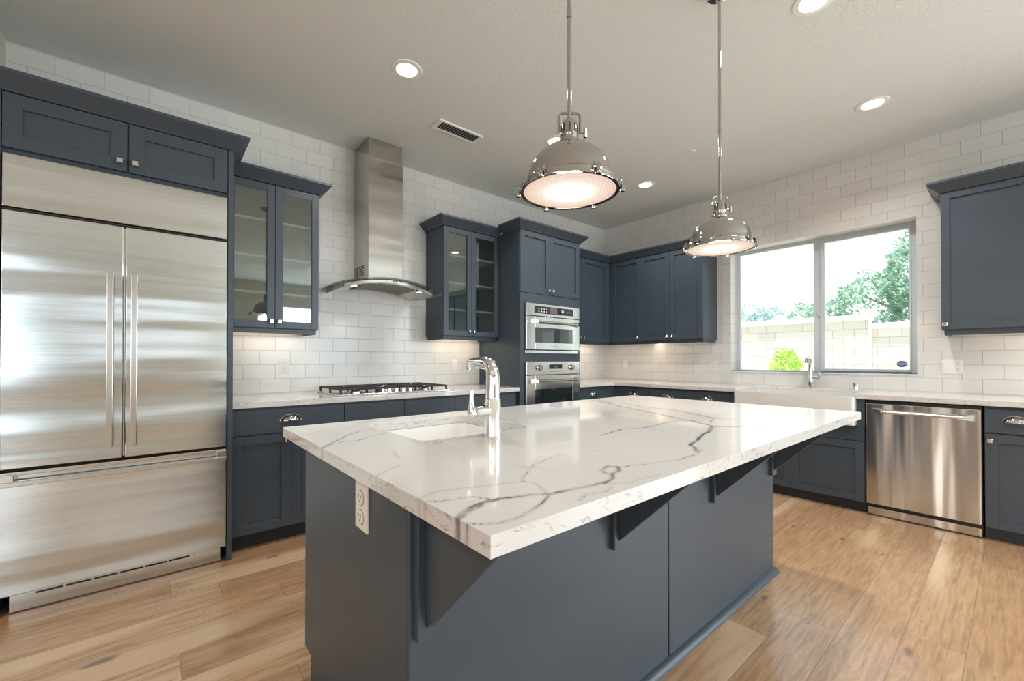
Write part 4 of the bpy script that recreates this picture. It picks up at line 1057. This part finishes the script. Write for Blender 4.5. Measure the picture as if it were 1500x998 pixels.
# ------------------------------------------------------------------ pendants
HC = H
def pendant(x, label):
    y = -2.758; z0 = 1.717; sk_ = .942; H = z0 + (HC - z0) / sk_
    t = thing('pendant_lamp', label, 'pendant lamp', (x, y, z0), 'nickel dome pendants over the island')
    prof = [(.163, .004), (.167, .008), (.167, .020), (.162, .026), (.150, .030), (.147, .038), (.145, .046), (.143, .060), (.138, .078), (.130, .096), (.118, .114), (.102, .130), (.082, .144), (.060, .154), (.040, .160), (.034, .162)]
    inner = [(r - .003, h) for r, h in prof[::-1]]
    MB().lathe([(r, z0 + h) for r, h in prof] + [(max(r, .002), z0 + h - .003) for r, h in inner], c=(x, y, 0), seg=64, caps=False).build('dome', M['nickel'], t, smooth=True)
    MB().lathe([(.158, z0 - .001), (.168, z0 - .001), (.1695, z0 + .004), (.168, z0 + .009), (.158, z0 + .009)], c=(x, y, 0), seg=64, caps=False).build('rim', M['nickel'], t, smooth=True)
    MB().lathe([(.0005, z0 - .002), (.05, z0 - .0015), (.11, z0), (.158, z0 + .003), (.158, z0 + .006), (.0005, z0 + .006)], c=(x, y, 0), seg=48).build('lens', M['lens'], t, smooth=True)
    nk = MB(); nk.lathe([(.040, z0 + .158), (.042, z0 + .164), (.040, z0 + .172), (.030, z0 + .176), (.029, z0 + .186), (.031, z0 + .190), (.031, z0 + .196), (.027, z0 + .200), (.026, z0 + .232), (.022, z0 + .244), (.012, z0 + .250)], c=(x, y, 0), seg=32)
    neck = nk.build('neck', M['nickel'], t, smooth=True)
    mb = MB()
    for k in range(8):
        a = 2 * PI * k / 8; ax, ay = x + .0262 * math.cos(a), y + .0262 * math.sin(a)
        mb.box(ax - .0022, ax + .0022, ay - .0022, ay + .0022, z0 + .203, z0 + .230)
    mb.build('neck_slots', M['slot'], neck)
    for k in range(3):
        a = 2 * PI * k / 3 + .6; mb = MB().lathe([(.0045, z0 + .160), (.006, z0 + .150), (.001, z0 + .144)], c=(x + .036 * math.cos(a), y + .036 * math.sin(a), 0), seg=10); mb.build('screw', M['nickel'], neck)
    # yoke stands square to the island's long side view
    ux, uy = math.cos(-.70), math.sin(-.70); s_ = .037
    P = lambda k, z: (x + ux * k, y + uy * k, z0 + z)
    MB().tube([P(-s_, .205), P(-s_, .262), P(-s_ + .006, .272), P(0, .275), P(s_ - .006, .272), P(s_, .262), P(s_, .205)], .0045, 10).build('yoke', M['nickel'], t, smooth=True)
    mb = MB(); mb.tube([P(-s_ - .006, .205), P(s_ + .018, .205)], .004, 10); mb.tube([P(s_ + .018, .190), P(s_ + .018, .220)], .005, 8, rs=[.0065, .0065]); mb.build('yoke_pin', M['nickel'], t, smooth=True)
    MB().tube([(x, y, z0 + .24), (x, y, H - .03)], .0072, 14).build('stem', M['nickel'], t, smooth=True)
    MB().tube([(x, y, 2.32), (x, y, 2.345)], .0088, 14).build('stem_coupling', M['nickel'], t, smooth=True)
    MB().lathe([(.016, H - .055), (.018, H - .03), (.060, H - .022), (.065, H - .004), (.065, H)], c=(x, y, 0), seg=36).build('canopy', M['nickel'], t, smooth=True)
    a0 = math.atan2(CAM.y - y, CAM.x - (-3.693))
    for k in range(6):
        a = math.radians(222 + 30 + 60 * k); r = .171; mb = MB()
        cx_, cy_ = x + r * math.cos(a), y + r * math.sin(a); tx, ty = -math.sin(a), math.cos(a)
        ox, oy = math.cos(a), math.sin(a)
        for s2 in (-1, 1):
            bx, by = cx_ + tx * .009 * s2 - ox * .008, cy_ + ty * .009 * s2 - oy * .008
            mb.tube([(bx, by, z0 + .010), (bx + ox * .012, by + oy * .012, z0 + .022), (bx + ox * .004, by + oy * .004, z0 + .034)], .0035, 8)
        mb.tube([(cx_ - tx * .015, cy_ - ty * .015, z0 + .016), (cx_ + tx * .015, cy_ + ty * .015, z0 + .016)], .0042, 8)
        mb.lathe([(.009, z0 - .006), (.010, z0 - .002), (.008, z0 + .004), (.004, z0 + .020)], c=(cx_ + ox * .006, cy_ + oy * .006, 0), seg=14)
        mb.build('latch', M['nickel'], t, smooth=True)
    light('pendant_bulb', 'POINT', (x, y, z0 - .03), 6, (1, .86, .70), .05)
    t.scale = (sk_, sk_, sk_)
    return t
pendant(-3.757, 'polished nickel dome pendant nearer the camera, over the sink end of the island')
pendant(-2.671, 'polished nickel dome pendant farther away, over the window end of the island')

# ------------------------------------------------------------------ ceiling fittings
def downlight(x, y, label, power=12):
    t = thing('recessed_downlight', label, 'downlight', (x, y, H - .006), 'recessed ceiling downlights')
    MB().lathe([(.062, H - .002), (.066, H - .007), (.092, H - .004), (.095, H)], c=(x, y, 0), seg=48, caps=False).build('trim_ring', M['white'], t, smooth=True)
    MB().lathe([(.001, H - .003), (.064, H - .003), (.064, H - .001), (.001, H - .001)], c=(x, y, 0), seg=36).build('diffuser', M['glow'], t)
    light('downlight_beam', 'AREA', (x, y, H - .012), power, (1, .975, .94), .11, .11, (0, 0, -1), spread=2.4)
X3 = (-3.584, -2.245, -.905)
downlight(X3[0], -1.245, 'recessed downlight in the ceiling in front of the range hood')
downlight(X3[1], -1.240, 'recessed downlight in the ceiling seen just behind the nearer pendant neck')
downlight(X3[2], -1.225, 'recessed downlight in the ceiling nearest the room corner')
downlight(X3[1], -3.040, 'recessed downlight at the top edge of the picture right of the farther pendant rod')
downlight(X3[2], -3.042, 'recessed downlight in the ceiling in front of the window')
# downlights of the rest of the room, behind the camera
for x, y in ((-3.584, -4.9), (-6.6, -2.2), (-6.6, -5.0), (-1.2, -5.4)):
    light('room_downlight_beam', 'AREA', (x, y, H - .012), 18, (1, .96, .91), .12, .12, (0, 0, -1), spread=2.4)

vt = thing('ceiling_vent', 'white slatted air register in the ceiling beside the range hood', 'vent', (-2.95, -.845, H - .01))
vx0, vx1, vy0, vy1 = -3.150, -2.755, -.915, -.775
mb = MB(); k = .018
mb.box(vx0, vx1, vy0, vy0 + k, H - .012, H).box(vx0, vx1, vy1 - k, vy1, H - .012, H).box(vx0, vx0 + k * 1.6, vy0 + k, vy1 - k, H - .012, H).box(vx1 - k, vx1, vy0 + k, vy1 - k, H - .012, H)
mb.build('frame', M['white'], vt, bevel=.003)
MB().box(vx0 + .01, vx1 - .01, vy0 + .01, vy1 - .01, H - .002, H - .0005).build('duct_opening', M['black'], vt)
n = 16
mb = MB()
for i in range(n):
    x = vx0 + .036 + i * (vx1 - vx0 - .062) / (n - 1)
    mb.hull([(x - .007, vy0 + k, H - .012), (x - .0055, vy0 + k, H - .012), (x + .006, vy0 + k, H - .003), (x + .0045, vy0 + k, H - .003),
             (x - .007, vy1 - k, H - .012), (x - .0055, vy1 - k, H - .012), (x + .006, vy1 - k, H - .003), (x + .0045, vy1 - k, H - .003)],
            [(0, 1, 2, 3), (4, 5, 6, 7), (0, 1, 5, 4), (1, 2, 6, 5), (2, 3, 7, 6), (3, 0, 4, 7)])
mb.build('louver_slats', M['white'], vt)
tag(MB().lathe([(.001, H - .010), (.030, H - .010), (.034, H - .007), (.034, H - .001), (.001, H - .001)], c=(-1.217, -1.877, 0), seg=32).build('sprinkler_cover', M['white'], smooth=True),
    'small round sprinkler cover plate in the ceiling near the farther pendant rod', 'sprinkler')

# ------------------------------------------------------------------ outside the window
tag(MB().box(.2, 40, -25, 25, -.25, -.05).build('ground', M['ground']), kind='structure')
bw = thing('garden_wall', 'pale concrete block garden wall with a stepped cap outside the window', 'wall', (7.6, -1, -.05))
MB().box(7.5, 7.7, -1.57, 9, -.05, 2.075).box(7.5, 7.7, -9, -1.57, -.05, 1.872).build('blocks', M['block'], bw)
MB().box(7.44, 7.76, -1.60, 9, 2.075, 2.20).box(7.44, 7.76, -9, -1.60, 1.872, 1.99).build('cap', M['cap'], bw, bevel=.01)
MB().box(7.46, 7.5, -1.60, -1.55, -.05, 2.075).build('joint_strip', M['cap'], bw)

def foliage(name, parent, mat, blobs, n, size, seed, tips=True):
    rg = random.Random(seed); mb = MB(); vol = [b[3] * b[4] * b[5] for b in blobs]; tot = sum(vol)
    for b, v in zip(blobs, vol):
        k = int(n * v / tot)
        for _ in range(k):
            while True:
                p = Vector((rg.uniform(-1, 1), rg.uniform(-1, 1), rg.uniform(-1, 1)))
                if .12 < p.length < 1: break
            p = p.normalized() * (p.length ** .55)
            wob = 1 + .28 * noise.noise(Vector((p.x * 2.6 + seed, p.y * 2.6, p.z * 2.6)))
            c = Vector((b[0] + p.x * b[3] * wob, b[1] + p.y * b[4] * wob, b[2] + p.z * b[5] * wob))
            if noise.noise(c * 2.2 + Vector((seed, 0, 0))) < -.24: continue
            a = Vector((rg.gauss(0, 1), rg.gauss(0, 1), rg.gauss(0, 1))).normalized(); e = a.orthogonal().normalized(); f = a.cross(e)
            s1 = size * rg.uniform(.6, 1.3); s2 = s1 * .5
            vs = [mb.bm.verts.new(c + q) for q in (-e * s1, f * s2, e * s1, -f * s2)]
            mb.bm.faces.new(vs)
    return mb.build(name, mat, parent)
def trunk(parent, pts, r0, r1, br=()):
    mb = MB(); n = len(pts)
    mb.tube(pts, r0, 10, rs=[r0 + (r1 - r0) * i / (n - 1) for i in range(n)])
    for b in br: mb.tube(b, r1, 8, rs=[r1 * .8, r1 * .5, r1 * .2])
    mb.build('trunk', M['bark'], parent, smooth=True)

t = thing('tree', 'large pale green tree rising behind the right half of the garden wall', 'tree', (9.6, -2.4, -.05))
trunk(t, [(9.6, -2.4, -.05), (9.55, -2.35, 1.2), (9.65, -2.3, 2.4), (9.6, -2.4, 3.6)], .16, .05, [[(9.6, -2.3, 2.0), (9.5, -1.5, 2.6), (9.5, -.9, 3.0)], [(9.6, -2.3, 2.2), (9.6, -3.2, 3.0), (9.6, -3.8, 3.4)]])
foliage('crown', t, M['leaf_big'], [(9.6, -2.5, 3.2, .9, 1.15, 1.15), (9.5, -1.35, 2.65, .75, .95, .75), (9.5, -.45, 2.35, .6, .75, .45), (9.6, -3.7, 3.0, .9, 1.0, 1.1), (9.55, -2.15, 4.1, .35, .45, .40), (9.2, -2.2, 2.2, .5, .7, .45), (9.2, .15, 2.35, .4, .4, .45)], 21000, .052, 2)
t = thing('tree', 'small far bluish tree above the garden wall at the left end of the window', 'tree', (16, 3.8, -.05))
trunk(t, [(16, 3.8, -.05), (16, 3.8, 1.6), (16, 3.8, 2.9)], .12, .05)
foliage('crown', t, M['leaf_far'], [(16, 4.25, 3.15, .5, .42, .55), (16, 3.75, 3.05, .5, .40, .45), (16, 3.15, 3.0, .5, .40, .50)], 3200, .045, 5)
t = thing('shrub', 'small lime green shrub in front of the garden wall behind the kitchen faucet', 'shrub', (4.5, -.84, -.05))
trunk(t, [(4.5, -.84, -.05), (4.5, -.84, .5), (4.5, -.84, 1.0)], .03, .012, [[(4.5, -.84, .5), (4.5, -.98, .9), (4.5, -1.0, 1.1)]])
foliage('crown', t, M['leaf_bush'], [(4.5, -.84, 1.02, .26, .26, .36)], 1500, .030, 9)
